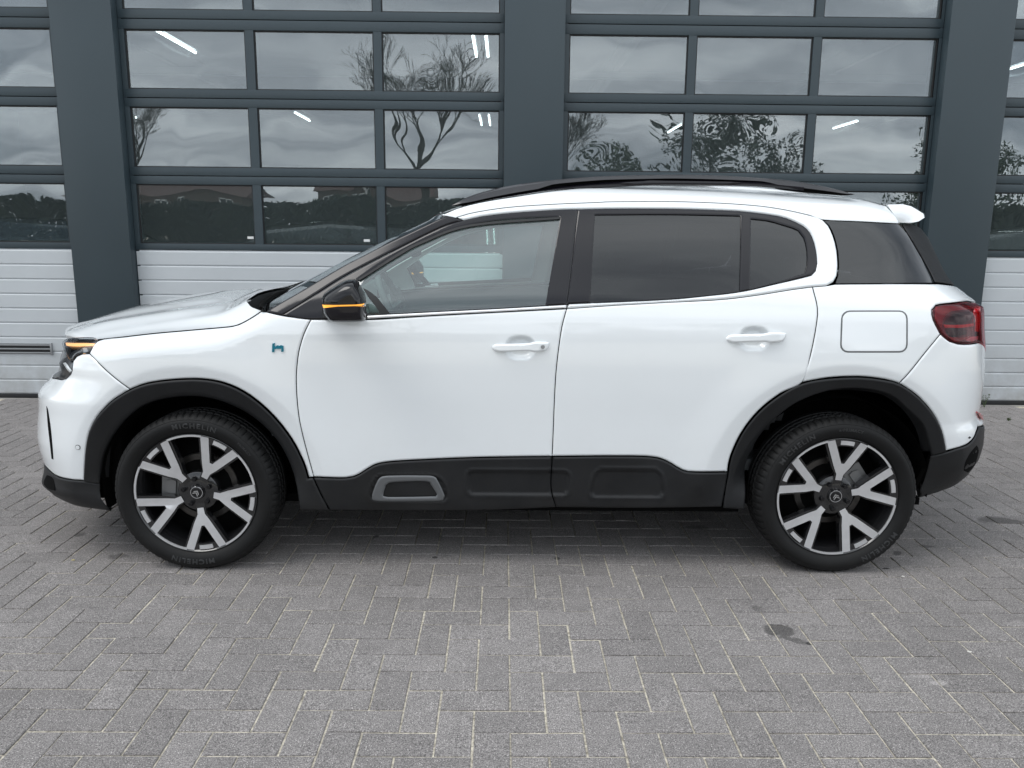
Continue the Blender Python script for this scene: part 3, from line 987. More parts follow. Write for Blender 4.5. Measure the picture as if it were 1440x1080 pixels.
# inner black shell, below the belt
shell_out = [(345, 452), (367, 438), (437, 450), (600, 446), (797, 437), (930, 429), (1063, 419), (1143, 407), (1163, 403), (1319, 400), ('R', 1.16), ('R', .30), (1290, 696)] + \
    rev([(1046, 712), (1045, 651), (1064, 606), (1097, 572), (1129, 553), (1171, 541), (1214, 540), (1254, 549), (1281, 569), (1302, 591), (1311, 621), (1314, 645)]) + \
    [(900, 712), (422, 714)] + rev([(136, 680), (137, 664), (143, 632), (159, 602), (183, 576), (211, 560), (250, 552), (286, 552), (325, 562), (363, 583), (395, 615), (413, 650), (420, 685)]) + [(125, 705), ('F', .26), ('F', .92), (140, 481), (230, 470)]
body = panel('body_shell', shell_out, M['black'], off=-.030, gap=0, thick=.03, h=.09, edge=0, step=16)
mirror_far(body)
card = panel('door_card', [(452, 452), (600, 446), (797, 437), (930, 429), (1005, 421), (1005, 600), (900, 690), (440, 690), (440, 500)], M['dash'], off=-.064, gap=0, thick=.02, h=.09, edge=0, step=16)
mirror_far(card)

def handle_disp(cx, cz, rx=.062, rz=.050, depth=.024):
    def f(x, z):
        if abs(x - cx) > rx * 1.3 or abs(z - cz) > rz * 1.3: return 0
        r = (abs((x - cx) / rx) ** 2.6 + abs((z - cz) / rz) ** 2.6) ** (1 / 2.6)
        return -depth * (1 - sm(.62, 1.04, r))
    return f
hcf = hit(732, 489); hcr = hit(1061, 476)

def make_handle(pts, key, parent, hc):
    L = [p[0] for p in pts]
    xa, xb = hit(min(L), pts[0][1])[0], hit(max(L), pts[0][1])[0]
    def d(x, z):
        t = (x - (xa + xb) / 2) / ((xb - xa) / 2)
        return -.022 * abs(t) ** 3.2
    h = panel('handle', pts, M['white'], parent, off=.027, gap=0, thick=.013, h=.012, edge=.009, disp=d, step=4)
    if key:
        c = hit(763, 487)
        p = surf(c[0], c[1], .023)
        MB().lathe_y([(.0, .0001), (.0, .0075), (.002, .0082), (.006, .0082)], 20, 0, cl(p - Vector((0, .004, 0)))).build('lock_cylinder', M['steel'], h, 40)
    return h

fender = panel('front_fender', SHUT + [(396, 443.5)] + DOORF + [(434, 672)] + rev(ARCHF)[1:10] + rev(BUMPL)[1:], M['white'], step=9, h=.017, rings=[(*WF, .548)])
bumper = panel('front_bumper', BUMPL + rev(ARCHF[:7]) + [(106.7, 675.5), (89, 673), (76, 668), (66, 658.5), ('F', ZF(657)), ('F', ZF(531)), (72, 530.5), (86, 533.7), (92, 532.5), (99, 526), (101, 520), (102.5, 507), (107, 501), (115, 497.5)], M['white'], h=.017, rings=[(*WF, .548)])
slit = panel('air_slit', [(65.5, 571), (68, 578), (71, 598), (73.5, 622), (75.3, 646), (72.8, 645), (70, 620), (67.5, 598)], M['black'], bumper, off=.0012, gap=0, edge=0, thick=.003, step=4)
s_ = hit(109.5, 629)
q = surf(*s_); nn_ = nrm(*s_)
sen = MB(); bm = bmesh.new(); bmesh.ops.create_cone(bm, cap_ends=True, segments=20, radius1=.0095, radius2=.0090, depth=.004)
sen.addbm(bm, 0, Matrix.Translation(Vector(cl(q + nn_ * .0012))) @ nn_.to_track_quat('Z', 'Y').to_matrix().to_4x4())
bm = bmesh.new(); bmesh.ops.create_cone(bm, cap_ends=True, segments=20, radius1=.0112, radius2=.0112, depth=.002)
sen2 = MB().addbm(bm, 0, Matrix.Translation(Vector(cl(q + nn_ * .0006))) @ nn_.to_track_quat('Z', 'Y').to_matrix().to_4x4())
so = sen2.build('parking_sensor', M['seal'], bumper, 30); sen.build('sensor_face', M['white'], bumper, 30)
lowb = panel('bumper_skirt', [(66, 658.5), (76, 668), (89, 673), (106.7, 675.5), (118.5, 676), (141, 680), (142, 700), (157, 720), (141, 717), (114, 713), (92, 705), (80, 699), (68, 690), ('F', .27), ('F', ZF(657))], M['plastic'], off=.002, h=.03)
panel('tow_recess', [(67, 668), (74, 671), (78, 680), (78, 690), (70, 688), (63, 682), (63, 676)], M['black'], lowb, off=.0035, gap=0, edge=0, thick=.003, step=4)
grille = panel('grille', [(97, 476), (95, 490), (92, 505), (88, 517), (82, 531), ('F', ZF(531)), ('F', .955)], M['gloss'], off=-.012, gap=0, h=.04)
lamp = panel('headlight', [(138, 479), (125, 496.5), (115, 497.5), (107, 501), (102.5, 507), (98, 508), (92, 500), (88, 490), (86.5, 482), (92, 476), (97, 474.5), (118, 473), (134, 474)], M['lamp_in'], off=-.006, gap=.001, step=5, h=.02)
panel('indicator_strip', [(91, 481), (105, 481.5), (120, 481.5), (132.5, 482), (130, 485.5), (120, 486), (105, 486.5), (92, 485.5)], M['amberpale'], lamp, off=-.002, gap=0, edge=.002, thick=.004, step=4)
panel('lens_mask', [(99, 489), (112, 489.5), (108, 497), (104, 503), (101, 505), (97, 498)], M['gloss'], lamp, off=-.003, gap=0, edge=.001, thick=.003, step=4)
panel('lens_mask', [(94, 476), (110, 475.3), (131, 475.8), (134, 478.5), (115, 479.5), (93, 479)], M['gloss'], lamp, off=-.003, gap=0, edge=.001, thick=.003, step=4)
panel('projector', [(115, 488.5), (121, 488.5), (122.5, 494), (116, 495.5)], M['lamp_pale'], lamp, off=-.003, gap=0, edge=.002, thick=.003, step=3)
panel('lamp_cover', [(138, 479), (125, 496.5), (115, 497.5), (107, 501), (102.5, 507), (98, 508), (92, 500), (88, 490), (86.5, 482), (92, 476), (97, 474.5), (118, 473), (134, 474)], M['lampglass'], lamp, off=.001, gap=.001, thick=.003, step=5, h=.03)
drl = panel('daytime_lamp', [(98, 508), (102, 509), (101, 520), (99, 526), (92, 532.3), (86, 533.5), (73, 530), (77, 523), (84, 521), (81, 511), (85, 504), (92, 501)], M['lamp_in'], off=-.004, gap=.0005, step=4, h=.02)
panel('light_bar', [(88, 510.5), (92, 509.5), (100.5, 521.5), (98, 524), (94, 520)], M['lamp_pale'], drl, off=.001, gap=0, edge=.002, thick=.004, step=3)

fd = panel('front_door', DOORF + CLADT[1:] + rev(SPLITD)[1:] + [(700, 439), (600, 444.5), (517, 449.5)], M['white'], h=.022, rings=[(*WF, .548)], disp=handle_disp(*hcf), refine=[(hcf[0], hcf[1], (.085, .07), .007)])
make_handle([(691, 487.4), (696, 484), (712.5, 483), (741.6, 482), (753, 480), (773.7, 481), (773, 486), (768, 492.5), (753, 494.6), (742.6, 493.3), (714.4, 494.2), (699, 494.2), (692, 490.8)], True, fd, hcf)
rd = panel('rear_door', SPLITD + CLADR[1:] + ARCHR[1:5] + RDOOR + BELTR[1:-1], M['white'], h=.018, rings=[(*WR, .575)], disp=handle_disp(*hcr), refine=[(hcr[0], hcr[1], (.085, .07), .007)])
make_handle([(1020, 475), (1026, 471), (1041.5, 470), (1071, 469), (1083, 467), (1105.6, 468), (1105, 473), (1100, 479.5), (1083, 481.5), (1072, 480.5), (1043, 481.3), (1028, 481.5), (1021, 478.5)], False, rd, hcr)

# airbump mouldings on the doors
def rrect(px0, py0, px1, py1, r=.03, depth=.007, slope=.012, skew=0):
    a_, b_ = hit(px0, py0), hit(px1, py1)
    cx, cz, hx, hz = (a_[0] + b_[0]) / 2, (a_[1] + b_[1]) / 2, abs(b_[0] - a_[0]) / 2, abs(a_[1] - b_[1]) / 2
    def f(x, z):
        k = 1 - skew * (z - cz) / hz
        dx = abs(x - cx) - (hx * k - r); dz = abs(z - cz) - (hz - r)
        d = math.hypot(max(dx, 0), max(dz, 0)) + min(max(dx, dz), 0) - r
        return -depth * (1 - sm(-slope, 0, d)) + .0028 * math.exp(-((d - .006) / .007) ** 2)
    return f, (cx, cz, hx, hz)
r1, b1 = rrect(522, 667.5, 627, 704, .04, .004, .006, .12)
r2, b2 = rrect(657, 661, 800, 696, .03)
r3, b3 = rrect(833, 659, 931, 699, .035, .007, .012, .10)
def clad_disp(x, z): return r1(x, z) + r2(x, z) + r3(x, z)
rf_ = lambda b: (b[0], b[1], (b[2] + .03, b[3] + .02), .0105)
c1 = panel('door_cladding', CLADT + SPLITL[1:] + [(700, 716.5), (600, 717.5), (464, 717)] + rev(DOORF2)[1:-1], M['plastic'], fd, off=.007, disp=clad_disp, refine=[rf_(b1), rf_(b2)], thick=.03, h=.025)
c2 = panel('door_cladding', CLADR + [(1019, 690), (1014.6, 712.5), (900, 714)] + rev(SPLITL)[:-1], M['plastic'], rd, off=.007, disp=clad_disp, refine=[rf_(b2), rf_(b3)], thick=.03, h=.025)
panel('airbump_ring', [(537.6, 669.2), (560, 667.6), (590, 667.6), (610, 668.8), (617, 677), (625.5, 696), (624, 701), (617, 703.2), (560, 703.8), (530, 703.2), (524, 700.5), (524, 694), (530, 678)], M['greytrim'], fd, off=.0135, gap=0, thick=.012, step=4, h=.012, edge=.004,
      holes=[[(547, 678), (573, 675.8), (601, 676), (606, 680), (615, 694), (613, 696.8), (575, 697.6), (545, 697.6), (539, 695.5), (542, 685)]])
for pp, dd_ in ((fd, 1), (rd, 1)): pass

def trim_disp(c, R2):
    def f(x, z):
        r = math.hypot(x - c[0], z - c[1])
        if z < c[1] - .02: return 0.0
        d_ = (R2 - r) / .003
        return -.42 * .003 * (math.log1p(math.exp(d_)) if d_ < 30 else d_) * sm(c[1] - .02, c[1] + .12, z)
    return f
a1 = panel('wheel_arch_trim', ARCHF[:-1] + [(434, 672), (441, 671), (452, 695), (463, 716)] + rev(ARCHFI) + [(120, 677)], M['plastic'], off=.012, gap=.0012, thick=.10, h=.016, edge=.005, disp=trim_disp(WF, .436), rings=[(*WF, .436)])
a2 = panel('wheel_arch_trim', ARCHR + rev(ARCHRI) + [(1016, 713.5), (1019, 690)], M['plastic'], off=.012, gap=.0012, thick=.10, h=.016, edge=.005, disp=trim_disp(WR, .452), rings=[(*WR, .452)])

qp = panel('rear_quarter_panel', RDOOR + [(1163, 401.3), (1175, 399.3), (1250, 398.6), (1319, 398.3), ('R', ZF(398, 3.7)), ('R', ZF(421, 3.7)), (1361, 422.6), (1340, 425), (1317, 428.5), (1311, 435.4), (1313, 449.8)] + RBL + rev(ARCHR)[4:8], M['white'], h=.018, rings=[(*WR, .575)])
panel('fuel_flap', [(1265.0, 437.0), (1269.2, 437.8), (1272.8, 440.2), (1275.2, 443.8), (1276.0, 448.0), (1276.0, 484.5), (1275.2, 488.7), (1272.8, 492.3), (1269.2, 494.7), (1265.0, 495.5), (1192.3, 495.5), (1188.1, 494.7), (1184.7, 492.3), (1182.4, 488.7), (1181.8, 484.5), (1183.2, 448.0), (1184.3, 443.8), (1186.8, 440.2), (1190.5, 437.8), (1194.7, 437.0)], M['white'], qp, off=.0012, gap=0, thick=.003, step=5, h=.03, edge=.003)
panel('flap_gap', [(1265.2, 436.6), (1269.5, 437.5), (1273.1, 439.9), (1275.5, 443.5), (1276.4, 447.8), (1276.4, 484.7), (1275.5, 489.0), (1273.1, 492.6), (1269.5, 495.0), (1265.2, 495.9), (1192.1, 495.9), (1187.8, 495.0), (1184.3, 492.6), (1182.0, 489.0), (1181.4, 484.7), (1182.8, 447.8), (1183.9, 443.5), (1186.4, 439.9), (1190.2, 437.5), (1194.5, 436.6)], M['greytrim'], qp, off=.0005, gap=0, thick=.002, step=5, h=.03, edge=0)
rb = panel('rear_bumper', RBL + ARCHR[10:] + [(1345, 630.5), (1360.5, 625), (1370, 615), (1375.5, 600), ('R', ZF(596, 3.7)), ('R', ZF(484, 3.7)), (1377, 482), (1364, 484.3), (1348, 484), (1336, 480.3)], M['white'], h=.018, rings=[(*WR, .575)])
rs = panel('rear_bumper_skirt', [(1308.6, 640.7), (1330, 635.5), (1345, 630.5), (1360.5, 625), (1370, 615), (1375.5, 600), ('R', ZF(594, 3.7)), ('R', .33), (1340, 683), (1321, 691), (1289, 700), (1300, 672)], M['plastic'], off=.004, thick=.05)
panel('skirt_recess', [(1372, 626), (1375, 634), (1369, 654), (1360, 664), (1354, 661), (1357, 648), (1363, 637)], M['black'], rs, off=.0045, gap=0, edge=0, thick=.002, step=4)
panel('rear_reflector', [(1372, 579), (1377, 581), (1380.5, 587), (1380, 592), (1376, 588)], M['redhot'], rs, off=.012, gap=0, thick=.01, step=4)
panel('mark_dot', [(1361, 616), (1363.5, 613.5), (1365.5, 615), (1363.5, 617)], M['seal'], rb, off=.001, gap=0, edge=0, thick=.002, step=2)
tl = panel('tail_lamp', [(1311.5, 435.4), (1317, 429.3), (1340, 426), (1360.4, 423.6), (1380, 427), ('R', ZF(428, 3.6), .52), ('R', ZF(481, 3.6), .52), (1376, 481.5), (1363, 484), (1348, 483.5), (1336, 479.8), (1323, 469.5), (1313.6, 449.8)], M['reddark'], off=-.004, gap=.0015, step=6, h=.025)
def lampbit(name, pts, m, off=-.0015): return panel(name, pts, m, tl, off=off, gap=0, edge=.001, thick=.003, step=3, h=.02)
lampbit('lamp_band', [(1316, 431), (1340, 429), (1378, 429), (1377, 434), (1345, 436), (1333, 441), (1326, 451), (1326, 463), (1316, 450)], M['red'], -.002)
lampbit('black_insert', [(1336, 443), (1350, 438.5), (1370, 437.5), (1368, 450), (1352, 455), (1334, 457), (1328, 454)], M['gloss'])
lampbit('black_insert', [(1330, 462), (1352, 461.5), (1362, 464), (1360, 470), (1340, 474), (1332, 469)], M['gloss'])
lampbit('red_bar', [(1327, 456.5), (1352, 456.8), (1370, 454.5), (1371, 458.5), (1352, 461), (1329, 460.5)], M['redhot'], -.0005)
lampbit('red_bar', [(1371, 430), (1379, 430), (1380, 449), (1377, 467), (1371, 466), (1372, 450), (1369, 440)], M['redhot'], -.0005)
lampbit('red_bar', [(1334, 473.5), (1352, 475), (1365, 472), (1366, 476), (1352, 480), (1342, 480)], M['red'], -.0005)
lampbit('reverse_lens', [(1358, 478.5), (1364, 474), (1376, 472.5), (1376, 477.5), (1366, 480.5)], M['clear'], -.0002)
panel('lamp_cover', [(1311.5, 435.4), (1317, 429.3), (1340, 426), (1360.4, 423.6), (1380, 427), ('R', ZF(428, 3.6), .52), ('R', ZF(481, 3.6), .52), (1376, 481.5), (1363, 484), (1348, 483.5), (1336, 479.8), (1323, 469.5), (1313.6, 449.8)], M['redglass'], tl, off=.002, gap=.0015, step=6, thick=.004)
tg = panel('tailgate', None, M['white'], uz=[(interp(XR, z) + AR - i, z) for i, z in [(0, .88), (.30, .88), (.50, .90), (.50, 1.0), (.50, 1.09), (.3, 1.10), (0, 1.10)]])

# greenhouse
GROOVE = [(396, 443.5), (440, 416), (480, 391), (530, 364.5), (578, 340), (600, 329), (627.5, 316.5), (651.5, 309.5)]
PILT = [(370, 438.5), (420, 410), (480, 374.5), (508, 360), (547, 340), (580, 324.5), (600, 315), (627, 303)]
panel('windscreen_pillar', rev(PILT) + [(383, 441)] + GROOVE[:] + [(641, 305.8)], M['pillar'], gap=.001, thick=.03)
FTOP = [(651.5, 309.5), (676, 304.3), (710, 300), (750, 296.8), (793, 294.3), (813, 293.5)]
SPLITU = [(813, 294.5), (808, 335), (803.5, 380), (797, 429)]
BELTF = [(797, 428.5), (767, 430.2), (700, 434.3), (640, 437.3), (580, 440.5), (517, 444)]
gf = [(503.5, 393), (530, 374.5), (560, 356.5), (593, 339.5), (625, 326), (660, 316.3), (700, 309.8), (745, 306.3), (787.7, 305), (784, 330), (767, 429.3), (700, 433.3), (640, 436.3), (560, 440.8), (517, 443)]
wf_ = panel('window_frame', GROOVE + FTOP[1:-1] + SPLITU + BELTF[1:] + [(440, 449.5)], M['pillar'], fd, off=.001, gap=.0012, holes=[gf], thick=.03, edge=.0025)
panel('pillar_trim', GROOVE + FTOP[1:-1] + SPLITU + BELTF[1:] + [(440, 449.5)], M['trimgrey'], fd, off=-.050, gap=-.004, holes=[gf], thick=.012, edge=0, h=.06)
MBg = panel('window_pane', gf, M['autoglass'], fd, off=-.006, gap=-.004, thick=.003, edge=0, h=.05)
panel('quarter_bar', [(510, 404), (520, 409.5), (532, 420), (549, 441.8), (536, 442.5), (526, 428), (517, 416)], M['seal'], fd, off=-.004, gap=0, edge=0, thick=.02, step=5)
panel('window_seal', [(503.5, 393), (560, 356.5), (593, 339.5), (660, 316.3), (787.7, 305), (787, 308.2), (661, 319.3), (595, 342.3), (562, 359.5), (506, 394.5)], M['seal'], fd, off=.0028, gap=0, edge=0, thick=.008, step=7)
panel('belt_strip', [(517, 444.3), (640, 437.8), (700, 434.8), (796.5, 429.2), (796, 433), (700, 438.2), (640, 441.3), (517, 448)], M['belt'], fd, off=.004, gap=0, edge=.003, thick=.01, step=4, h=.012)
RTOP = [(813, 294), (863, 293), (920, 293), (963, 293.5), (1010, 295), (1046.7, 297), (1096.7, 304), (1122, 313.5), (1134, 321), (1142, 332), (1147.5, 350), (1149.5, 370), (1148, 380), (1141.5, 387)]
BELTU = [(1141.5, 387), (1090, 399.5), (1043, 410), (990, 416.5), (930, 421.7), (800, 427.5), (797, 429)]
g1_ = [(836.7, 302), (940, 301.5), (1041.7, 303.5), (1041.5, 350), (1040, 409.5), (985, 415.8), (930, 420), (830, 425.8), (833, 370)]
g2_ = [(1056, 307.7), (1080, 310.5), (1096.7, 315), (1123, 324), (1130.5, 334), (1135, 352), (1135, 373), (1131.7, 384), (1100, 394), (1055, 406.2), (1055.5, 360)]
panel('window_frame', RTOP + BELTU[1:-1] + rev(SPLITU)[:-1], M['pillar'], rd, off=.001, gap=.0012, holes=[g1_, g2_], thick=.03, edge=.0025)
panel('pillar_trim', RTOP + BELTU[1:-1] + rev(SPLITU)[:-1], M['trimgrey'], rd, off=-.050, gap=-.004, holes=[g1_, g2_], thick=.012, edge=0, h=.06)
panel('window_pane', g1_, M['privacy'], rd, off=-.005, gap=-.004, thick=.003, edge=0, h=.05)
panel('window_pane', g2_, M['privacy'], rd, off=-.005, gap=-.004, thick=.003, edge=0, h=.05)
SEAM = [(643, 305), (667, 298.3), (716.7, 290.8), (783, 286.3), (840, 284), (863, 283), (963, 283), (1046.7, 287), (1096.7, 293), (1140, 302.5), (1157, 308.5)]
LOOP = [(1157, 308.5), (1165, 317), (1172, 332), (1177, 352), (1178.5, 375), (1177, 388), (1172, 396.5), (1163, 401.3)]
cr_ = panel('roof_frame', [(651.5, 309.5)] + SEAM + LOOP[1:] + [(1143, 403)] + BELTR[1:] + rev(BELTU)[1:] + rev(RTOP)[1:] + rev(FTOP)[1:-1], M['white'], off=.001, gap=.001, edge=.005)
QG = [(1157.5, 309.3), (1210, 311.5), (1268, 314.8), (1291, 318.5)]
panel('quarter_window', [(1159, 310), (1210, 312), (1268, 315), (1290, 352), (1307, 382), (1314, 397.3), (1250, 398), (1175, 398.6), (1178.5, 388), (1180, 375), (1178.5, 352), (1173.5, 332), (1166.5, 317)], M['privacy'], off=-.002, gap=.001, thick=.004, edge=0)
panel('quarter_trim', [(1269, 315), (1280, 314), (1293, 320), ('R', ZF(320, 3.8)), ('R', ZF(397, 3.75)), (1319, 397.3), (1315, 397), (1308, 382), (1291, 352)], M['plastic'], off=.003, gap=.0008, thick=.02)
ZTAB = sorted((at(px, py, 3.54).x, at(px, py, 3.54).z - .004) for px, py in [(618, 302), (638, 294.5), (657, 288.3), (690, 281), (727, 275), (777, 267), (846, 260), (946, 256.5), (1046, 257.5), (1130, 264), (1200, 274), (1230, 279), (1256, 287)])
ZEm = mono(ZTAB)
ZE = lambda x: ZEm(x)
# roof side and roof
x_f = hit(622, 302)[0]; x_r = hit(1258, 300)[0]
seamuz = uzline([(620, 302), (628, 303.3), (641, 306)] + SEAM[0:] + [(1210, 311), (1267, 314)])
top = []
n_ = 40
xr_split = hit(1256, 291)
for i in range(n_ + 1):
    x = lerp(x_r - .0, x_f + .01, i / n_); top.append((x, ZE(x) if i < n_ else ZE(x) - .004))
rsd = panel('roof_side', None, M['white'], uz=seamuz + top, gap=.001, edge=.002, h=.025)
RF = MB()
rows = []
for i in range(61):
    s = i / 60
    row = []
    for j in range(-16, 17):
        v = j / 16
        x = lerp(x_f + .01, x_r, s) - .10 * (1 - v * v) * (1 - s) ** 2
        xe = lerp(x_f + .01, x_r, s)
        we = w_side(xe, ZE(xe)) - .001
        ze = ZE(xe)
        crown = .030 * sm(-.02, .25, s)
        row.append(cl((x, YCAR + v * we, ze + crown * (1 - abs(v) ** 2.6) - .01 * (1 - v * v) * (1 - s) ** 6)))
    rows.append(row)
RF.grid(rows)
roof = RF.build('roof', M['white'], CAR, 180)
me_ = roof.data
# spoiler
sp = MB()
prof_px = [(1243, 288), (1268, 287.5), (1286, 290.5), (1293, 293.5), (1301.5, 301), (1297, 306.5), (1287, 311.5), (1268, 314.2), (1250, 313)]
rows = []
for j in range(-14, 15):
    v = j / 14
    k = .09 * (1 - abs(v) ** 2.0)
    row = []
    for i, (px, py) in enumerate(prof_px + [prof_px[0]]):
        p = at(px, py, 3.62)
        back = sm(1250, 1301, px)
        row.append(cl((p.x + k * back + .0 - .03 * (abs(v) ** 8) * back, YCAR + v * ((.575 if i in (0, 1, 2, 3, 9) else (.60 if i == 4 else .635)) - .02 * back), p.z + .014 * (1 - v * v))))
    rows.append(row)
sp.grid(rows)
n = len(prof_px) + 1
for j in (0, 28): sp.f.append(tuple(j * n + i for i in range(n - 1))); sp.m.append(0)
recalc(sp.build('spoiler', M['white'], CAR, 50))
recalc(MB().box(1.62 - .06, 1.86 - .06, -.50, .50, 1.40, 1.47, bev=.02).build('spoiler_base', M['black'], CAR, 50))
# bonnet, windscreen, cowl (blended between edge curves)
def resample(pts, n):
    L = [0]
    for a_, b_ in zip(pts, pts[1:]): L.append(L[-1] + (Vector(b_) - Vector(a_)).length)
    out = []
    for i in range(n + 1):
        s = L[-1] * i / n; k = 0
        while k < len(L) - 2 and L[k + 1] < s: k += 1
        t = (s - L[k]) / max(1e-9, L[k + 1] - L[k])
        out.append(Vector(pts[k]).lerp(Vector(pts[k + 1]), t))
    return out
def coons(e, c, f, b, ns, nt_):
    """e: side curve front->rear, c: centre curve front->rear, f: front curve side->centre, b: rear curve side->centre"""
    e, c = resample(e, ns), resample(c, ns); f, b = resample(f, nt_), resample(b, nt_)
    rows = []
    for i in range(ns + 1):
        s = i / ns; row = []
        for j in range(nt_ + 1):
            t = j / nt_
            p = e[i] * (1 - t) + c[i] * t + f[j] * (1 - s) + b[j] * s - (e[0] * (1 - s) * (1 - t) + e[-1] * s * (1 - t) + c[0] * (1 - s) * t + c[-1] * s * t)
            row.append(p)
        rows.append(row)
    return rows
def sym(rows, name, m, mats=None, fn=None, cls=180, thick=0):
    rr = []
    for r in rows:
        if fn: r = [fn(p, i, j) if False else fn(p) for i, (j, p) in enumerate(enumerate(r))]
        left = [cl(p) for p in r]
        right = [(p[0], -p[1], p[2]) for p in left[::-1][1:]]
        rr.append(left + right)
    mb = MB().grid(rr)
    return mb.build(name, m, CAR, cls)
def sp3(px, py, off=0.0):
    x, z = hit(px, py); return surf(x, z, off)
e = [sp3(px, py, -.0005) for px, py in spline([(136.5, 477)] + SHUT[1:], False, 8)]
E0, E1 = e[0], e[-1]
fx = E0.x
HS = [(110, 459.5, 3.95), (137.5, 448, 4.2), (192, 433, 4.3), (240, 423.5, 4.3), (290.7, 415, 4.3), (350, 407.5, 4.3), (411, 401.5, 4.25)]
HP = [at(*h_) for h_ in HS]
c = spline([(-2.10, .945)] + [(q.x, q.z) for q in HP], False, .05)
c = [Vector((q[0], YCAR, q[1])) for q in c]
f = [E0] + [Vector((lerp(fx, c[0].x, (1 - (1 - t) ** 3.2)), lerp(E0.y, YCAR, t), lerp(E0.z - .004, c[0].z, 1 - (1 - t) ** 4))) for t in [i / 14 for i in range(1, 15)]]
notch = at(346, 425, 3.42)
b = [E1, E1.lerp(notch, .5) + Vector((-.012, 0, -.004)), notch, at(363, 415.5, 3.62), at(385, 409.5, 3.86), c[-1]]
rows = coons(e, c, f, b, 40, 36)
# power-dome creases of the bonnet
for r in rows:
    n = len(r)
    for j, p in enumerate(r):
        w = YCAR - p.y
        bul = .016 * sm(.80, .62, w) if w < .80 else 0
        bul = .016 * (1 - sm(.60, .74, w)) - .012 * math.exp(-((w - .50) / .09) ** 2)
        s_e = min(1, j / 5)
        endf = sm(-2.05, -1.75, p.x)
        p.z += bul * s_e * endf * (1 - sm(-1.45, -1.2, p.x)) + .012 * math.sin(math.pi * min(1, j / n)) * s_e
hood = sym(rows, 'bonnet', M['white'])
# front lip of the bonnet
lip = [[cl(p), cl(p + Vector((.006, 0, -.014))), cl(p + Vector((.03, 0, -.016)))] for p in rows[0]]
lip = [[(q[0], q[1], q[2]) for q in r] for r in lip]
lip += [[(q[0], -q[1], q[2]) for q in r] for r in lip[::-1][1:]]
MB().grid(lip).build('bonnet_lip', M['white'], CAR, 30)
# cowl tray
hb = [p + Vector((.0, 0, -.012)) for p in rows[-1]]
pe = sp3(372, 438.5, -.004)
wb = resample([pe, Vector((-1.055, 3.50, 1.115)), Vector((-1.10, 3.80, 1.12)), Vector((-1.115, YCAR, 1.125))], len(hb) - 1)
tray = []
for a_, b_ in zip(hb, wb):
    m_ = a_.lerp(b_, .5) + Vector((0, 0, -.03))
    tray.append([cl(a_), cl(a_ + Vector((.01, 0, -.02))), cl(m_), cl(b_ + Vector((0, 0, -.012)))])
tray += [[(q[0], -q[1], q[2]) for q in r] for r in tray[::-1][1:]]
MB().grid(tray).build('cowl', M['plasticd'], CAR, 40)
# windscreen
e = [sp3(px, py, -.004) for px, py in spline(PILT, False, 8)]
hdr = [Vector(v) + Vector((.06, YCAR, 0)) for v in [roof.data.vertices[j].co for j in range(0, 17)]]
e[-1] = hdr[0] + Vector((.0, 0, -.004))
c = []
for i in range(21):
    t = i / 20; a_, b_ = wb[-1], hdr[-1]
    c.append(a_.lerp(b_, t) + Vector((-.0, 0, .004)) * math.sin(math.pi * t))
rows = coons(e, c, wb, [p + Vector((0, 0, -.003)) for p in hdr], 24, 20)
ws = sym(rows, 'windscreen', M['screenglass'])
# frit / header band and wiper
MB().tube([cl(lerp_) for lerp_ in [wb[int(len(wb) * k)] + Vector((-.015 + .06 * k, -.01, .018 + .004 * k)) for k in (.02, .2, .4, .6, .8, .97)]], .008, 6).build('wiper', M['black'], CAR)
# roof rails
def rail(sgn):
    up = spline([(635, 288.5), (660, 276), (690, 266.8), (730, 259), (777, 252.8), (840, 248), (900, 246), (980, 245.6), (1050, 248.5), (1113, 253.5), (1163, 261.8), (1204, 272.5)], False, 10)
    lo_tab = [(635, 289.5), (655, 289.5), (663, 290.5), (727, 278.6), (757, 273.3), (766, 269), (777, 264.2), (790, 262), (846.7, 257), (946.7, 255), (1070, 258), (1080, 260), (1090, 264), (1097, 266.3), (1130, 270.3), (1190, 274.8), (1204, 273.5)]
    mb = MB(); rows = []
    for px, py in up:
        ly = interp(lo_tab, px)
        Yw = YCAR - .60
        a_, b_ = at(px, py, Yw), at(px, max(ly, py + .8), Yw)
        dy = .032 * min(1, (b_.z - a_.z) / -.03 + .15)
        dw = -.02 * ((a_.x - .5) / 1.0) ** 2 + .0
        y0 = -(.60 + dw)
        X = a_.x - .06
        zt, zb = a_.z, b_.z
        hgt = zt - zb
        sec = [(y0 + .007, zb), (y0 + .007, zb + .36 * hgt), (y0 - .008, zb + .42 * hgt), (y0 - .004, zb + .85 * hgt), (y0 + .008, zt), (y0 + .02, zt), (y0 + .030, zb + .7 * hgt), (y0 + .030, zb)]
        rows.append([(X, sgn * -y if sgn > 0 else y, z) for y, z in sec + [sec[0]]])
    mb.grid(rows)
    n_s = len(rows[0]) - 1
    mb.m = [1 if i % n_s in (0, 1) else 0 for i in range(len(mb.f))]
    return recalc(mb.build('roof_rail', [M['rail'], M['black']], CAR, 35))
rail(-1); rail(1)
for sgn in (-1, 1):
    MB().tube([(lerp(-.05, 1.30, t) - .06, sgn * (.60 - .03 * abs(t - .5)), 1.0 * (ZE(lerp(-.05, 1.30, t)) + .004)) for t in [i / 20 for i in range(21)]], .012, 6).build('roof_moulding', M['pillar'], CAR, 60)

for o in (fender, bumper, lowb, lamp, drl, fd, rd, a1, a2, qp, rb, rs, tl, cr_, rsd): mirror_far(o)
for o in [c for c in CAR.children if c.name in ('windscreen_pillar', 'quarter_window', 'quarter_trim', 'grille', 'tailgate')]: mirror_far(o)

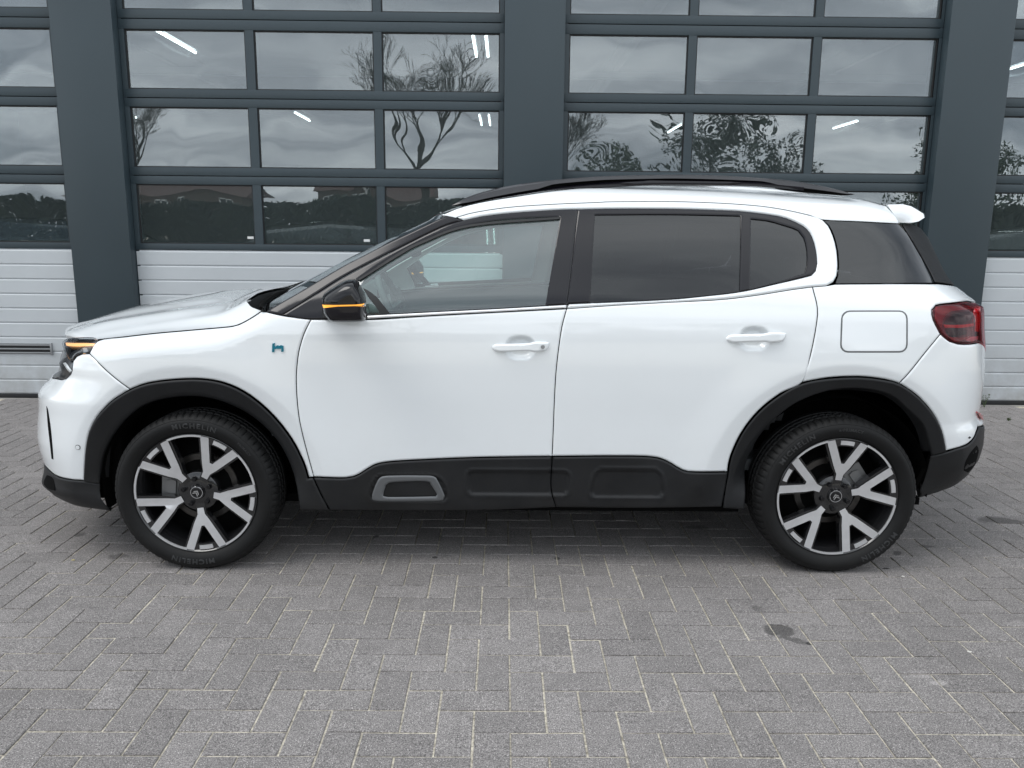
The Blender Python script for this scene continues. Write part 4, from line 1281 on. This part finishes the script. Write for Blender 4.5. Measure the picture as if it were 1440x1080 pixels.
# underbody with low boxes added to deepen the shade beneath, wheel housings
ub = MB().box(-1.85, 1.84, -.70, .70, .235, .27); ub.box(-.86, .98, -.80, .80, .236, .262); ub.box(-.90, 1.02, -.68, .68, .19, .23); ub.box(-1.95, -1.735, -.76, .76, .265, .60); ub.box(1.83, 1.90, -.68, .68, .34, .60)
ub.build('underbody', M['black'], CAR, 0)
for (cx, cz), nm in ((WF, 0), (WR, 1)):
    for sg in (-1, 1):
        mb = MB(); rows = []
        R_ = .425
        for i in range(25):
            a_ = math.pi * lerp(-.02, 1.08 if nm == 0 else 1.03, i / 24)
            x, z = cx + R_ * math.cos(a_) - .06, cz + R_ * .98 * math.sin(a_) + .005
            rows.append([(x, sg * .845, z), (x, sg * .55, z), (lerp(x, cx - .06, .99), sg * .545, lerp(z, cz, .99))])
        mb.grid(rows)
        mb.build('wheel_housing', M['black'], CAR, 30)
MB().box(-1.70, -1.675, -.86, -.66, .185, .32, bev=.006).build('mud_flap', M['plasticd'], CAR, 30)
MB().tube([(-1.2, 0, .34), (1.3, 0, .34)], .05, 8).build('driveshaft', M['black'], CAR)

# wheels
def arc_text(s_, r, a0, size, depth, y, letter=1.0):
    """raised letters bent round the side wall; a0: angle of the text centre from the top, clockwise seen from outside"""
    cu = bpy.data.curves.new('lettering', 'FONT'); cu.body = s_; cu.size = size; cu.extrude = depth; cu.align_x = 'CENTER'; cu.space_character = letter; cu.resolution_u = 2
    cu.offset = size * .028
    to = bpy.data.objects.new('t', cu); COL.objects.link(to)
    bpy.context.view_layer.update()
    me = bpy.data.meshes.new_from_object(to.evaluated_get(bpy.context.evaluated_depsgraph_get()))
    bpy.data.objects.remove(to)
    vs = []
    for v in me.vertices:
        ang = a0 + (v.co.x * 1.12) / (r + size * .35)
        rr = r + v.co.y
        vs.append((rr * math.sin(ang), y(rr) - v.co.z, rr * math.cos(ang)))
    fs = [tuple(p.vertices) for p in me.polygons]
    bpy.data.meshes.remove(me)
    return vs, fs
RT = .343
prof_t = [(.012, .246), (.004, .250), (-.004, .258), (-.012, .270), (-.0165, .286), (-.0175, .300), (-.013, .313), (-.010, .3165), (-.0102, .319), (-.004, .327), (.006, .3345), (.014, .3385), (.024, .3410), (.044, .3425), (.048, .3425), (.050, .336), (.058, .336), (.060, .3425), (.082, .343), (.084, .336), (.092, .336), (.094, .343), (.116, .3425), (.118, .336), (.126, .336), (.128, .3425), (.160, .341), (.172, .336), (.182, .32), (.184, .28), (.170, .25)]
prof_t = [(a_, .258 + (b_ - .246) * (.347 - .258) / (.343 - .246)) for a_, b_ in prof_t]
ysw = lambda r: interp(sorted([(b_, a_) for a_, b_ in prof_t[:12]]), r)
def tread(j, k, r):
    y = prof_t[j][0]
    if j in (9, 10, 11, 12, 13, 14) and k % 5 == 0: return r - (.0055 if j > 9 else .003)
    if j in (17, 18, 21, 22) and k % 5 == 2: return r - .004
    return r
tyre_me = MB().lathe_y(prof_t, 360, 0, rfun=tread).mesh('tyre', M['rubber'], 38)
rim_prof = [(.030, .2470), (.006, .2490), (.000, .2495), (-.001, .2480), (.003, .2440), (.008, .2410), (.03, .232), (.05, .225), (.14, .218), (.17, .230), (.178, .245)]
rim_prof = [(a_, b_ * 1.045) for a_, b_ in rim_prof]
rim_me = MB().lathe_y(rim_prof, 120).mesh('rim', M['rimblack'], 40)
def yface(x, z):
    r = math.hypot(x, z)
    return .003 + .030 * (1 - min(1, r / .256)) ** 1.3
def rot(p, a):
    c, s = math.cos(a), math.sin(a)     # a clockwise from the top as seen from outside (x to the right, z up)
    return (p[0] * c + p[1] * s, -p[0] * s + p[1] * c)
R0 = .2585
_h = [(.052, .275), (.060, .38), (.132, .505), (.325, .895), (.338, .925), (.212, .962), (.024, .572)]
Yp = [(-_h[0][0], _h[0][1])] + _h + [(-x, y) for x, y in _h[::-1][:-1]]
_h = [(.072, .20), (.080, .38), (.162, .492), (.362, .89), (.368, .93), (.198, .985), (.020, .60)]
Yp2 = [(-_h[0][0], _h[0][1])] + _h + [(-x, y) for x, y in _h[::-1][:-1]]
def wheel(name_, cx, cz, y, base, text, sgn=-1, label=None):
    w = empty('wheel', (cx - .06, y, cz)); w.parent = CAR
    if sgn > 0: w.scale = (1, -1, 1)
    if label: w['label'] = label
    link('tyre', tyre_me, w); link('rim', rim_me, w)
    s1 = MB(); s2 = MB(); s3 = MB()
    for k in range(5):
        a_ = math.radians(base + 72 * k)
        poly = [rot((p[0] * R0, p[1] * R0), a_) for p in Yp][::-1]
        s1 = MB(); s1.prism(poly, lambda x, z: yface(x, z), lambda x, z: yface(x, z) + .007, 0, 1)
        s1.build('spoke_face', [M['silver'], M['rimblack']], w, 30)
        poly2 = [rot((p[0] * R0, p[1] * R0), a_) for p in Yp2][::-1]
        s2 = MB(); s2.prism(poly2, lambda x, z: yface(x, z) + .0055, lambda x, z: yface(x, z) + .040, 0)
        s2.build('spoke', M['rimblack'], w, 30)
        def arcband(a0, a1, r0, r1, n=10): return [rot((0, r1 * R0), a_ + math.radians(lerp(a0, a1, i / n))) for i in range(n + 1)] + [rot((0, r0 * R0), a_ + math.radians(lerp(a1, a0, i / n))) for i in range(n + 1)]
        s3.prism(arcband(19.5, 52.5, .965, 1.0)[::-1], .0005, .006, 0)
        s3.prism(arcband(-6.8, 6.8, .90, .968, 6)[::-1], .0015, .010, 0)
        tabs = MB(); tabs.prism(arcband(-13, 13, .875, .99)[::-1], .006, .03, 0)
        tabs.build('rim_tab', M['rimblack'], w, 30)
    s3.build('lip_inlay', M['silver'], w, 30)
    hub = MB().lathe_y([(.024, .0001), (.024, .030), (.030, .034), (.031, .078), (.036, .085), (.07, .088)], 50)
    hub.build('hub', M['rimblack'], w, 35)
    cap = MB().lathe_y([(.016, .0001), (.0165, .018), (.018, .0245), (.022, .0275), (.026, .028)], 32).build('centre_cap', M['gloss'], w, 60)
    MB().lathe_y([(.0175, .0232), (.0158, .0238), (.0158, .0262), (.0185, .0272), (.0185, .0232)], 40).build('cap_ring', M['chrome'], cap, 60)
    ch = MB()
    for dz in (.0025, -.0065):
        pts = [(-.0125, -.0065), (0, .0045), (.0125, -.0065), (.0125, -.0115), (0, -.0005), (-.0125, -.0115)]
        ch.prism([rot((p[0], p[1] + dz + .004), math.radians(base * 0 + (35 if base > 20 else -20))) for p in pts][::-1], .0140, .0168)
    ch.build('chevron_emblem', M['chrome'], cap, 30)
    for k in range(5):
        a_ = math.radians(base + 36 + 72 * k)
        x, z = rot((0, .0585), a_)
        n_ = MB().lathe_y([(.012, .0001), (.012, .0075), (.016, .010), (.034, .011)], 12, 0, (x, 0, z))
        n_.build('lug_nut', M['gloss'], w, 40)
    dk = MB().lathe_y([(.075, .07), (.072, .078), (.100, .082), (.100, .148), (.104, .152), (.118, .152)], 60).build('brake_disc', M['disc'], w, 40)
    MB().lathe_y([(.070, .0001), (.070, .068), (.098, .076)], 40).build('disc_hat', M['rust'], dk, 40)
    a_ = math.radians(-85 if base > 20 else 55)
    cal = MB()
    pts = [(-.055, .085), (.055, .085), (.065, .125), (.05, .168), (-.05, .168), (-.065, .125)]
    cal.prism([rot(p, a_) for p in pts][::-1], .070, .150); cal.prism([rot((p[0] * .5, .125 + (p[1] - .125) * .5), a_) for p in pts][::-1], .060, .072)
    cal.build('brake_caliper', M['caliper'], w, 30)
    for (s_, r, a0, size, dep, sp) in text:
        ti = MB()
        v_, f_2 = arc_text(s_, r, math.radians(a0), size, dep, ysw, sp)
        ti.add(v_, f_2)
        ti.build('sidewall_lettering', M['letter'], w, 0)
    bk = MB()
    for a0, a1 in ((text[0][2] - 38, text[0][2] + 24),) if base > 20 else ((text[0][2] - 28, text[0][2] + 48),):
        pass
    MB().lathe_y([(.055, .0001), (.14, .235)], 24).build('dust_shield', M['black'], w, 40)
    return w
YWH = -(YCAR - 3.242)
wheel('f', WF[0], WF[1], YWH, 28.5, [('MICHELIN', .290, 4, .030, .0018, 1.30), ('MICHELIN', .290, 184, .030, .0018, 1.30), ('PRIMACY', .297, 48, .014, .0012, 1.2)])
wheel('r', WR[0], WR[1], YWH, 5.8, [('MICHELIN', .290, -42, .030, .0018, 1.30), ('MICHELIN', .290, 138, .030, .0018, 1.30), ('e\u00b7PRIMACY', .296, 5, .017, .0012, 1.15)])
for cx, cz in (WF, WR):
    w = empty('wheel', (cx - .06, -YWH, cz)); w.parent = CAR; w.scale = (1, -1, 1)
    link('tyre', tyre_me, w); link('rim', rim_me, w)

# door mirror
def loft_y(outl, secs, c):
    rows = []
    for (Y, k, dx, dz) in secs:
        rows.append([cl((c[0] + (p[0] - c[0]) * k + dx, Y, c[1] + (p[1] - c[1]) * k + dz)) for p in outl + [outl[0]]])
    mb = MB().grid(rows)
    n = len(outl) + 1
    mb.f.append(tuple(range(n - 1))); mb.m.append(0)
    mb.f.append(tuple((len(rows) - 1) * n + i for i in range(n - 1))); mb.m.append(0)
    return mb
YM = 3.06
P3 = lambda l: [(at(px, py, YM).x, at(px, py, YM).z) for px, py in l]
mir = empty('door_mirror', cl((-.86, 3.24, 1.05))); mir.parent = CAR
capo = P3(spline([(453.5, 426.5), (453.8, 417), (459, 411), (470, 403.5), (486.7, 394.5), (500.4, 393), (508, 402.8), (514, 413.5), (515.7, 425)], False, 4))
lowo = P3(spline([(515.7, 430), (515.2, 449), (509, 452.4), (470, 452.4), (462, 447), (456.5, 439), (454.5, 431.5)], False, 4))
ambo = P3([(454.3, 426.8), (456, 431.6), (470, 430.9), (490, 429.2), (513, 427.8), (513, 425.8), (490, 426), (470, 426.2)])
secs = [(2.975, .40, .02, .004), (2.979, .58, .015, .003), (2.987, .74, .01, .002), (3.000, .86, .005, 0), (3.02, .94, .001, 0), (3.05, .99, 0, 0), (3.09, 1.0, -.007, 0), (3.13, .98, -.016, 0), (3.16, .92, -.024, 0)]
cM = (at(487, 428, YM).x, at(487, 428, YM).z)
off0 = Vector(mir.location)
def addm(outl, name, m, cc=None, ss=secs, ang=50):
    mb = loft_y(outl, ss, cc or cM)
    mb.v = [tuple(Vector(v) - off0) for v in mb.v]
    return recalc(mb.build(name, m, mir, ang))
addm(capo, 'mirror_cap', M['gloss'], ang=75)
addm(lowo, 'mirror_housing', M['pillar'], ang=75)
addm(ambo, 'side_indicator', M['amber'], ss=[(s[0] - .002, s[1] * 1.0 + .003, s[2], s[3]) for s in secs[3:8]])
arm = P3([(440, 441), (447, 428), (462, 428), (480, 440), (500, 452), (470, 453), (450, 452), (439, 450)])
ar = loft_y(arm, [(3.07, .70, .04, .0), (3.14, .9, .02, 0), (3.22, 1.0, 0, 0), (3.262, 1.05, 0, 0)], (at(460, 442, YM).x, at(460, 442, YM).z))
ar.v = [tuple(Vector(v) - off0) for v in ar.v]
recalc(ar.build('mirror_arm', M['plasticd'], mir, 50))
mc = copy_tree(mir, CAR); mc.location = (mir.location.x, -mir.location.y, mir.location.z); mc.scale = (1, -1, 1)
# badge on the fender
bx = [(383.5, 482.8), (386.8, 482.3), (386.4, 486.2), (388.2, 487.5), (389.4, 485.6), (391.6, 485.4), (392.8, 486.8), (394, 485.4), (396.2, 485.2), (397.4, 486), (398.8, 486.2), (399, 494.3), (395.8, 494.5), (396, 490.2), (386.2, 490.6), (386, 494.8), (382.8, 495)]
bdg = MB().prism([(sp3(p[0], p[1]).x, sp3(p[0], p[1]).z) for p in bx][::-1], sp3(390, 488).y - .005, sp3(390, 488).y + .004)
bdg.v = [cl(v) for v in bdg.v]
recalc(bdg.build('fender_badge', M['badge'], CAR, 30))

# cabin
cab = MB().box(-1.0, 1.75, -.72, .72, .40, .45).build('cabin_floor', M['dash'], CAR, 0)
ds = MB()
prof = [(-1.10, 1.06), (-.98, 1.135), (-.80, 1.15), (-.70, 1.10), (-.64, .95), (-.66, .72), (-.75, .55), (-1.08, .55)]
ds.prism(prof[::-1], -.74, .74); recalc(ds.build('dashboard', M['dash'], CAR, 30))
sw = MB()
cen = Vector((-.575, -.37, 1.085)); tilt = math.radians(25)
ax = Vector((math.cos(tilt), 0, -math.sin(tilt) * -1)).normalized()
u_ = Vector((0, 1, 0)); v_ = Vector((math.sin(tilt), 0, -math.cos(tilt))) * -1
sw.tube([cen + u_ * .185 * math.cos(2 * math.pi * i / 40) + v_ * .185 * math.sin(2 * math.pi * i / 40) for i in range(41)], .016, 8)
sw.tube([cen + u_ * .18, cen - u_ * .18], .018, 6); sw.tube([cen, cen - v_ * .18], .018, 6); sw.tube([cen, cen - Vector((.28, 0, .10))], [.07, .05], 10)
sw.build('steering_wheel', M['dash'], CAR, 60)
MB().box(-.70, -.675, -.14, .12, 1.06, 1.225, bev=.006).build('centre_screen', M['gloss'], CAR, 30)
MB().box(-.674, -.672, -.125, .105, 1.075, 1.21).build('screen_face', M['screen'], CAR, 0)
def seat(x, y, wdt=.50, rear=False):
    s = empty('seat', (x, y, .45)); s.parent = CAR
    m = MB().box(-.26, .24, -wdt / 2, wdt / 2, .0, .22, bev=.05)
    m.build('seat_cushion', M['seat'], s, 50)
    mb = MB(); bm = bmesh.new(); bmesh.ops.create_cube(bm, size=1)
    for v in bm.verts: v.co = Vector((v.co.x * .16 + .27 + (v.co.z + .5) * .17, v.co.y * (wdt - .02 - .08 * (v.co.z > 0)), v.co.z * .62 + .42))
    bmesh.ops.bevel(bm, geom=bm.edges[:], offset=.045, segments=3, affect='EDGES')
    mb.addbm(bm); mb.build('seat_back', M['seat'], s, 50)
    h = MB(); bm = bmesh.new(); bmesh.ops.create_cube(bm, size=1)
    for v in bm.verts: v.co = Vector((v.co.x * .10 + .45, v.co.y * .25, v.co.z * .17 + .83))
    bmesh.ops.bevel(bm, geom=bm.edges[:], offset=.04, segments=3, affect='EDGES')
    h.addbm(bm); h.build('head_restraint', M['seat'], s, 50)
    return s
seat(.0, -.37); seat(.0, .37); seat(.85, -.42); seat(.85, .42); seat(.85, 0, .36)
# headliner under the roof, inner pillars
rows = []
for i in range(21):
    s = i / 20; row = []
    for j in range(-8, 9):
        v = j / 8; x = lerp(x_f + .05, x_r - .05, s); we = w_side(x, ZE(x)) - .03
        row.append(cl((x, YCAR + v * we, ZE(x) - .03 + .03 * (1 - v * v))))
    rows.append(row)
MB().grid(rows).build('headliner', M['trimgrey'], CAR, 180)
MB().tube([(-.52, 0, 1.33), (-.50, 0, 1.42)], .012, 6).add(*[(lambda m: (m.v, m.f))(MB().box(-.53, -.50, -.12, .12, 1.31, 1.375, bev=.01))][0]).build('inner_mirror', M['black'], CAR, 40)

# ------------------------------------------------------------------ behind the panes: parked cars in the workshop
def small_car(x, y, rz, paint, label, open_hood=False):
    c = empty('workshop_car', (x, y, .014), label, 'car', None, rz)
    top = [(-2.1, .55), (-2.05, .80), (-1.2, .98), (-.55, 1.40), (.1, 1.47), (1.1, 1.42), (1.75, 1.05), (2.1, 1.0), (2.15, .55), (2.1, .28), (-2.1, .28)]
    rows = []
    for (yy, k, lift) in ((-.86, .97, 0), (-.84, 1, .0), (-.70, 1.0, .03), (0, 1.01, .04), (.70, 1.0, .03), (.84, 1, 0), (.86, .97, 0)):
        row = []
        for px, pz in top + [top[0]]:
            g = sm(.95, 1.4, pz)
            row.append((px * k, yy * (1 - .25 * g), .3 + (pz - .3) * k + (lift if pz > .6 else 0)))
        rows.append(row)
    mb = MB().grid(rows); n = len(top) + 1
    for r in (0, 6): mb.f.append(tuple(r * n + i for i in range(n - 1))); mb.m.append(0)
    recalc(mb.build('body', paint, c, 35))
    for sg in (-1, 1):
        for pts in ([(-1.0, 1.0), (-.5, 1.33), (.25, 1.39), (.25, 1.0)], [(.32, 1.0), (.32, 1.39), (1.05, 1.34), (1.55, 1.03)]):
            w = MB(); vs = [(a_, sg * (.862 - .215 * sm(.95, 1.4, b_) + .006), b_) for a_, b_ in pts]
            w.add(vs, [(0, 1, 2, 3)]); w.build('window', M['gloss'], c, 0)
    for wx in (-1.3, 1.3):
        for sg in (-1, 1):
            w = MB().lathe_y([(-.02, .0001), (-.02, .20), (-.01, .22), (-.02, .25), (.0, .31), (.18, .31), (.19, .2)], 28, 0, (0, 0, 0)).build('wheel', M['rubber'], c, 40)
            w.location = (wx, sg * .86, .31); w.scale = (1, -sg, 1)
    return c
small_car(-2.2, 9.6, .25, M['cargrey'], 'grey car parked inside behind the lowest left panes of the middle left door')
small_car(-5.6, 9.2, .1, M['carblue'], 'dark blue car parked inside behind the far left door')
small_car(-.2, 10.2, 1.3, M['carred'], 'red car standing inside behind the middle pane of the lowest row')
small_car(3.0, 9.8, .6, M['cargrey'], 'grey car parked inside behind the middle right door')
small_car(5.8, 9.4, -.2, M['carwhite'], 'pale car parked inside behind the far right door')

# ------------------------------------------------------------------ what stands across the yard, seen reflected in the panes
def bare_tree(x, y, H, seed, label, spread=.55):
    rnd = random.Random(seed)
    t = empty('bare_tree', (x, y, -.02), label, 'tree', 'bare trees across the yard')
    trunk = MB(); crown = MB()
    trunk.tube([(0, 0, -.1), (.05, 0, H * .15), (0, .05, H * .40)], [H * .030, H * .024, H * .020], 9)
    trunk.build('trunk', M['bark'], t, 60)
    def grow(p, d, L, r, lev):
        if lev == 0: return
        n = 3; pts = [p]; q = Vector(p); dd = Vector(d)
        for i in range(n):
            dd = (dd + Vector((rnd.gauss(0, .13), rnd.gauss(0, .13), rnd.gauss(.03, .08)))).normalized()
            q = q + dd * L / n; pts.append(q.copy())
        crown.tube(pts, [max(.006, lerp(r, r * .6, i / n)) for i in range(n + 1)], 3 if lev < 4 else 5, cap=False)
        k = 3
        for i in range(k):
            ax = Vector((rnd.gauss(0, 1), rnd.gauss(0, 1), rnd.gauss(0, .5))).normalized()
            nd = (dd + ax * spread * rnd.uniform(.6, 1.3) + Vector((0, 0, .08))).normalized()
            st = pts[-1] if i < 2 else pts[2]
            grow(st, nd, L * rnd.uniform(.62, .80), r * .58, lev - 1)
    for i in range(4):
        a_ = i * 1.6 + rnd.random()
        grow(Vector((0, .05, H * .40)), Vector((math.cos(a_) * .5, math.sin(a_) * .5, 1)).normalized(), H * .19, H * .0085, 7)
    crown.build('crown', M['bark'], t, 0)
    return t
def leafy(x, y, H, W, seed, m, label, cat='tree', name='evergreen_tree', n=7000, low=.12, leaf=.12, group=None):
    rnd = random.Random(seed)
    t = empty(name, (x, y, 0), label, cat, group)
    MB().tube([(0, 0, -.1), (.03, 0, H * .5), (0, 0, H * .85)], [H * .022, H * .015, .02], 7).build('trunk', M['bark'], t, 60)
    cl_ = []
    for i in range(26):
        h = rnd.uniform(low + .05, .93); a_ = rnd.uniform(0, 6.28); rr = W * .5 * math.sqrt(max(.02, 1 - ((h - .45) / .62) ** 2)) * rnd.uniform(.3, .9)
        cl_.append((rr * math.cos(a_), rr * math.sin(a_), h * H, W * rnd.uniform(.13, .25)))
    vs = []; fs = []
    for i in range(n):
        c = cl_[rnd.randrange(len(cl_))]
        d = Vector((rnd.gauss(0, 1), rnd.gauss(0, 1), rnd.gauss(0, .8))).normalized() * c[3] * rnd.uniform(.55, 1.08)
        p = Vector(c[:3]) + d
        if p.z < .1: continue
        u = Vector((rnd.gauss(0, 1), rnd.gauss(0, 1), rnd.gauss(0, 1))).normalized(); w = u.cross(Vector((rnd.gauss(0, 1), rnd.gauss(0, 1), rnd.gauss(0, 1)))).normalized()
        s_ = leaf * rnd.uniform(.6, 1.3); k = len(vs)
        vs += [p - u * s_, p + w * s_ * .4, p + u * s_, p - w * s_ * .4]; fs.append((k, k + 1, k + 2, k + 3))
    MB().add(vs, fs).build('crown', m, t, 0)
    return t
bare_tree(-3.9, -25, 10.2, 3, 'tall bare tree across the yard mirrored in the right panes of the middle left door')
bare_tree(2.8, -27, 7.6, 5, 'spreading bare tree across the yard mirrored low in the middle right door')
bare_tree(-20, -30, 8.6, 9, 'bare tree farthest left across the yard, mirrored in the far left door')
leafy(9.5, -24, 6.6, 5.4, 11, M['leafd'], 'dark evergreen mirrored in the centre pane above the car roof', group='evergreens across the yard')
leafy(13.2, -27, 5.8, 5.0, 12, M['leafd'], 'lower dark evergreen standing right of the tallest evergreen', group='evergreens across the yard')
leafy(5.6, -28, 5.0, 4.2, 13, M['leaf'], 'small green tree left of the tall dark evergreen', group='evergreens across the yard')
leafy(22, -26, 6.2, 6, 14, M['leaf'], 'broad green tree mirrored in the far right door', group='evergreens across the yard')
def house(x, y, w, d, h, rh, label, rz=0):
    t = empty('house', (x, y, 0), label, 'house', 'houses across the yard', rz)
    MB().box(-w / 2, w / 2, -d / 2, d / 2, -.1, h).build('wall', M['brickw'], t, 0)
    r = MB(); e_ = .4
    r.add([(-w / 2 - e_, -d / 2 - e_, h), (w / 2 + e_, -d / 2 - e_, h), (w / 2 + e_, d / 2 + e_, h), (-w / 2 - e_, d / 2 + e_, h), (-w / 2 - e_, 0, h + rh), (w / 2 + e_, 0, h + rh)],
          [(0, 1, 5, 4), (2, 3, 4, 5), (0, 4, 3), (1, 2, 5), (0, 3, 2, 1)])
    r.build('roof', M['tile'], t, 0)
    k = max(2, int(w / 2.2))
    for i in range(k):
        for (z0, z1) in ((.9, 2.1), (2.75, 3.75)):
            cx = -w / 2 + (i + .5) * w / k
            f_1 = MB()
            for (a_, b_, c_, d_1) in ((-.6, .6, z0, z0 + .09), (-.6, .6, z1 - .09, z1), (-.6, -.51, z0, z1), (.51, .6, z0, z1), (-.04, .04, z0, z1)):
                f_1.box(cx + a_, cx + b_, d / 2, d / 2 + .05, c_, d_1)
            fo = f_1.build('window', M['winframe'], t, 0)
            MB().box(cx - .51, cx + .51, d / 2 + .005, d / 2 + .012, z0 + .09, z1 - .09).build('pane', M['gloss'], fo, 0)
    return t
house(-27, -54, 13, 8, 4.1, 1.6, 'low brick house with red tiled roof mirrored in the lowest left panes')
house(-11, -58, 9, 8, 4.1, 1.7, 'second low brick house, right of the red roofed one, behind the bare tree')
house(14, -62, 16, 9, 4.0, 1.7, 'wide brick house standing behind the dark evergreens')
hd = MB(); rnd = random.Random(4); vs = []; fs = []
for i in range(52000):
    x = rnd.uniform(-32, 32); z = 2.5 * rnd.random() ** .8; y = rnd.gauss(0, .28)
    p = Vector((x, y, max(.05, z + .06 * math.sin(x * 1.7) + .04 * math.sin(x * 5.3)))); u = Vector((rnd.gauss(0, 1), rnd.gauss(0, 1), rnd.gauss(0, 1))).normalized(); w = u.orthogonal().normalized()
    k = len(vs); s_ = .16; vs += [p - u * s_, p + w * s_ * .5, p + u * s_, p - w * s_ * .5]; fs.append((k, k + 1, k + 2, k + 3))
hd.add(vs, fs)
o = hd.build('hedge', M['leafd'], ang=0); o.location = (0, -21, 0); tag(o, 'low dark hedge running along the far side of the yard', 'hedge')
# weeds at the foot of the right door
def weed(px, py, s_, n, seed, label):
    rnd = random.Random(seed)
    x, y = at_ground(px, py)
    t = empty('weed', (x, y, 0), label, 'weed')
    st = MB(); lf = MB()
    for i in range(n):
        a_ = rnd.uniform(0, 6.28); d = Vector((math.cos(a_) * .4, math.sin(a_) * .25, 1)).normalized()
        L = s_ * rnd.uniform(.5, 1); pts = [Vector((0, 0, -.005)), d * L * .5, d * L + Vector((.2 * L * math.cos(a_), 0, -.06 * L))]
        st.tube(pts, [.0018, .0014, .0008], 4)
        for j in range(5):
            p = pts[1].lerp(pts[2], rnd.random()); u = Vector((rnd.gauss(0, 1), rnd.gauss(0, 1), rnd.gauss(.4, .6))).normalized() * .012; w = u.cross(Vector((0, 1, .2))).normalized() * .004
            lf.add([p, p + u * .5 + w, p + u, p + u * .5 - w], [(0, 1, 2, 3)])
    st.build('stem', M['weed'], t, 0); lf.build('leaf', M['weed'], t, 0)
for i, (px, py, c_, lb) in enumerate([(103, 788, (.45, .38, .18), 'small yellow leaf scrap on the pavers left of the front wheel'), (1270, 811, (.6, .58, .54), 'tiny pale grit flake on the pavers right of the rear wheel'), (1363, 917, (.6, .58, .54), 'pale chip lying on the pavers at the right'), (1246, 800, (.02, .018, .016), 'small dark twig on the pavers beside the rear wheel')]):
    x, y = at_ground(px, py)
    rnd = random.Random(i); mb = MB(); n = 9
    L_ = .022 if i == 3 else .010
    ring_ = [(x * 0 + L_ * math.cos(6.28 * k / n) * rnd.uniform(.6, 1), (.25 if i == 3 else .6) * L_ * math.sin(6.28 * k / n) * rnd.uniform(.6, 1)) for k in range(n)]
    mb.add([(p[0], p[1], .0015) for p in ring_] + [(p[0] * .6, p[1] * .6, .0035 + .001 * rnd.random()) for p in ring_] + [(0, 0, .004)], [(k, (k + 1) % n, (k + 1) % n + n, k + n) for k in range(n)] + [(k + n, (k + 1) % n + n, 2 * n) for k in range(n)])
    o = mb.build('debris', basic('scrap', c_, .8), ang=0); o.location = (x, y, 0); tag(o, lb, 'debris')
weed(1384, 573, .14, 5, 1, 'thin green weed growing at the foot of the far right garage door')
weed(1418, 592, .03, 7, 2, 'tiny weed between the pavers near the far right garage door')
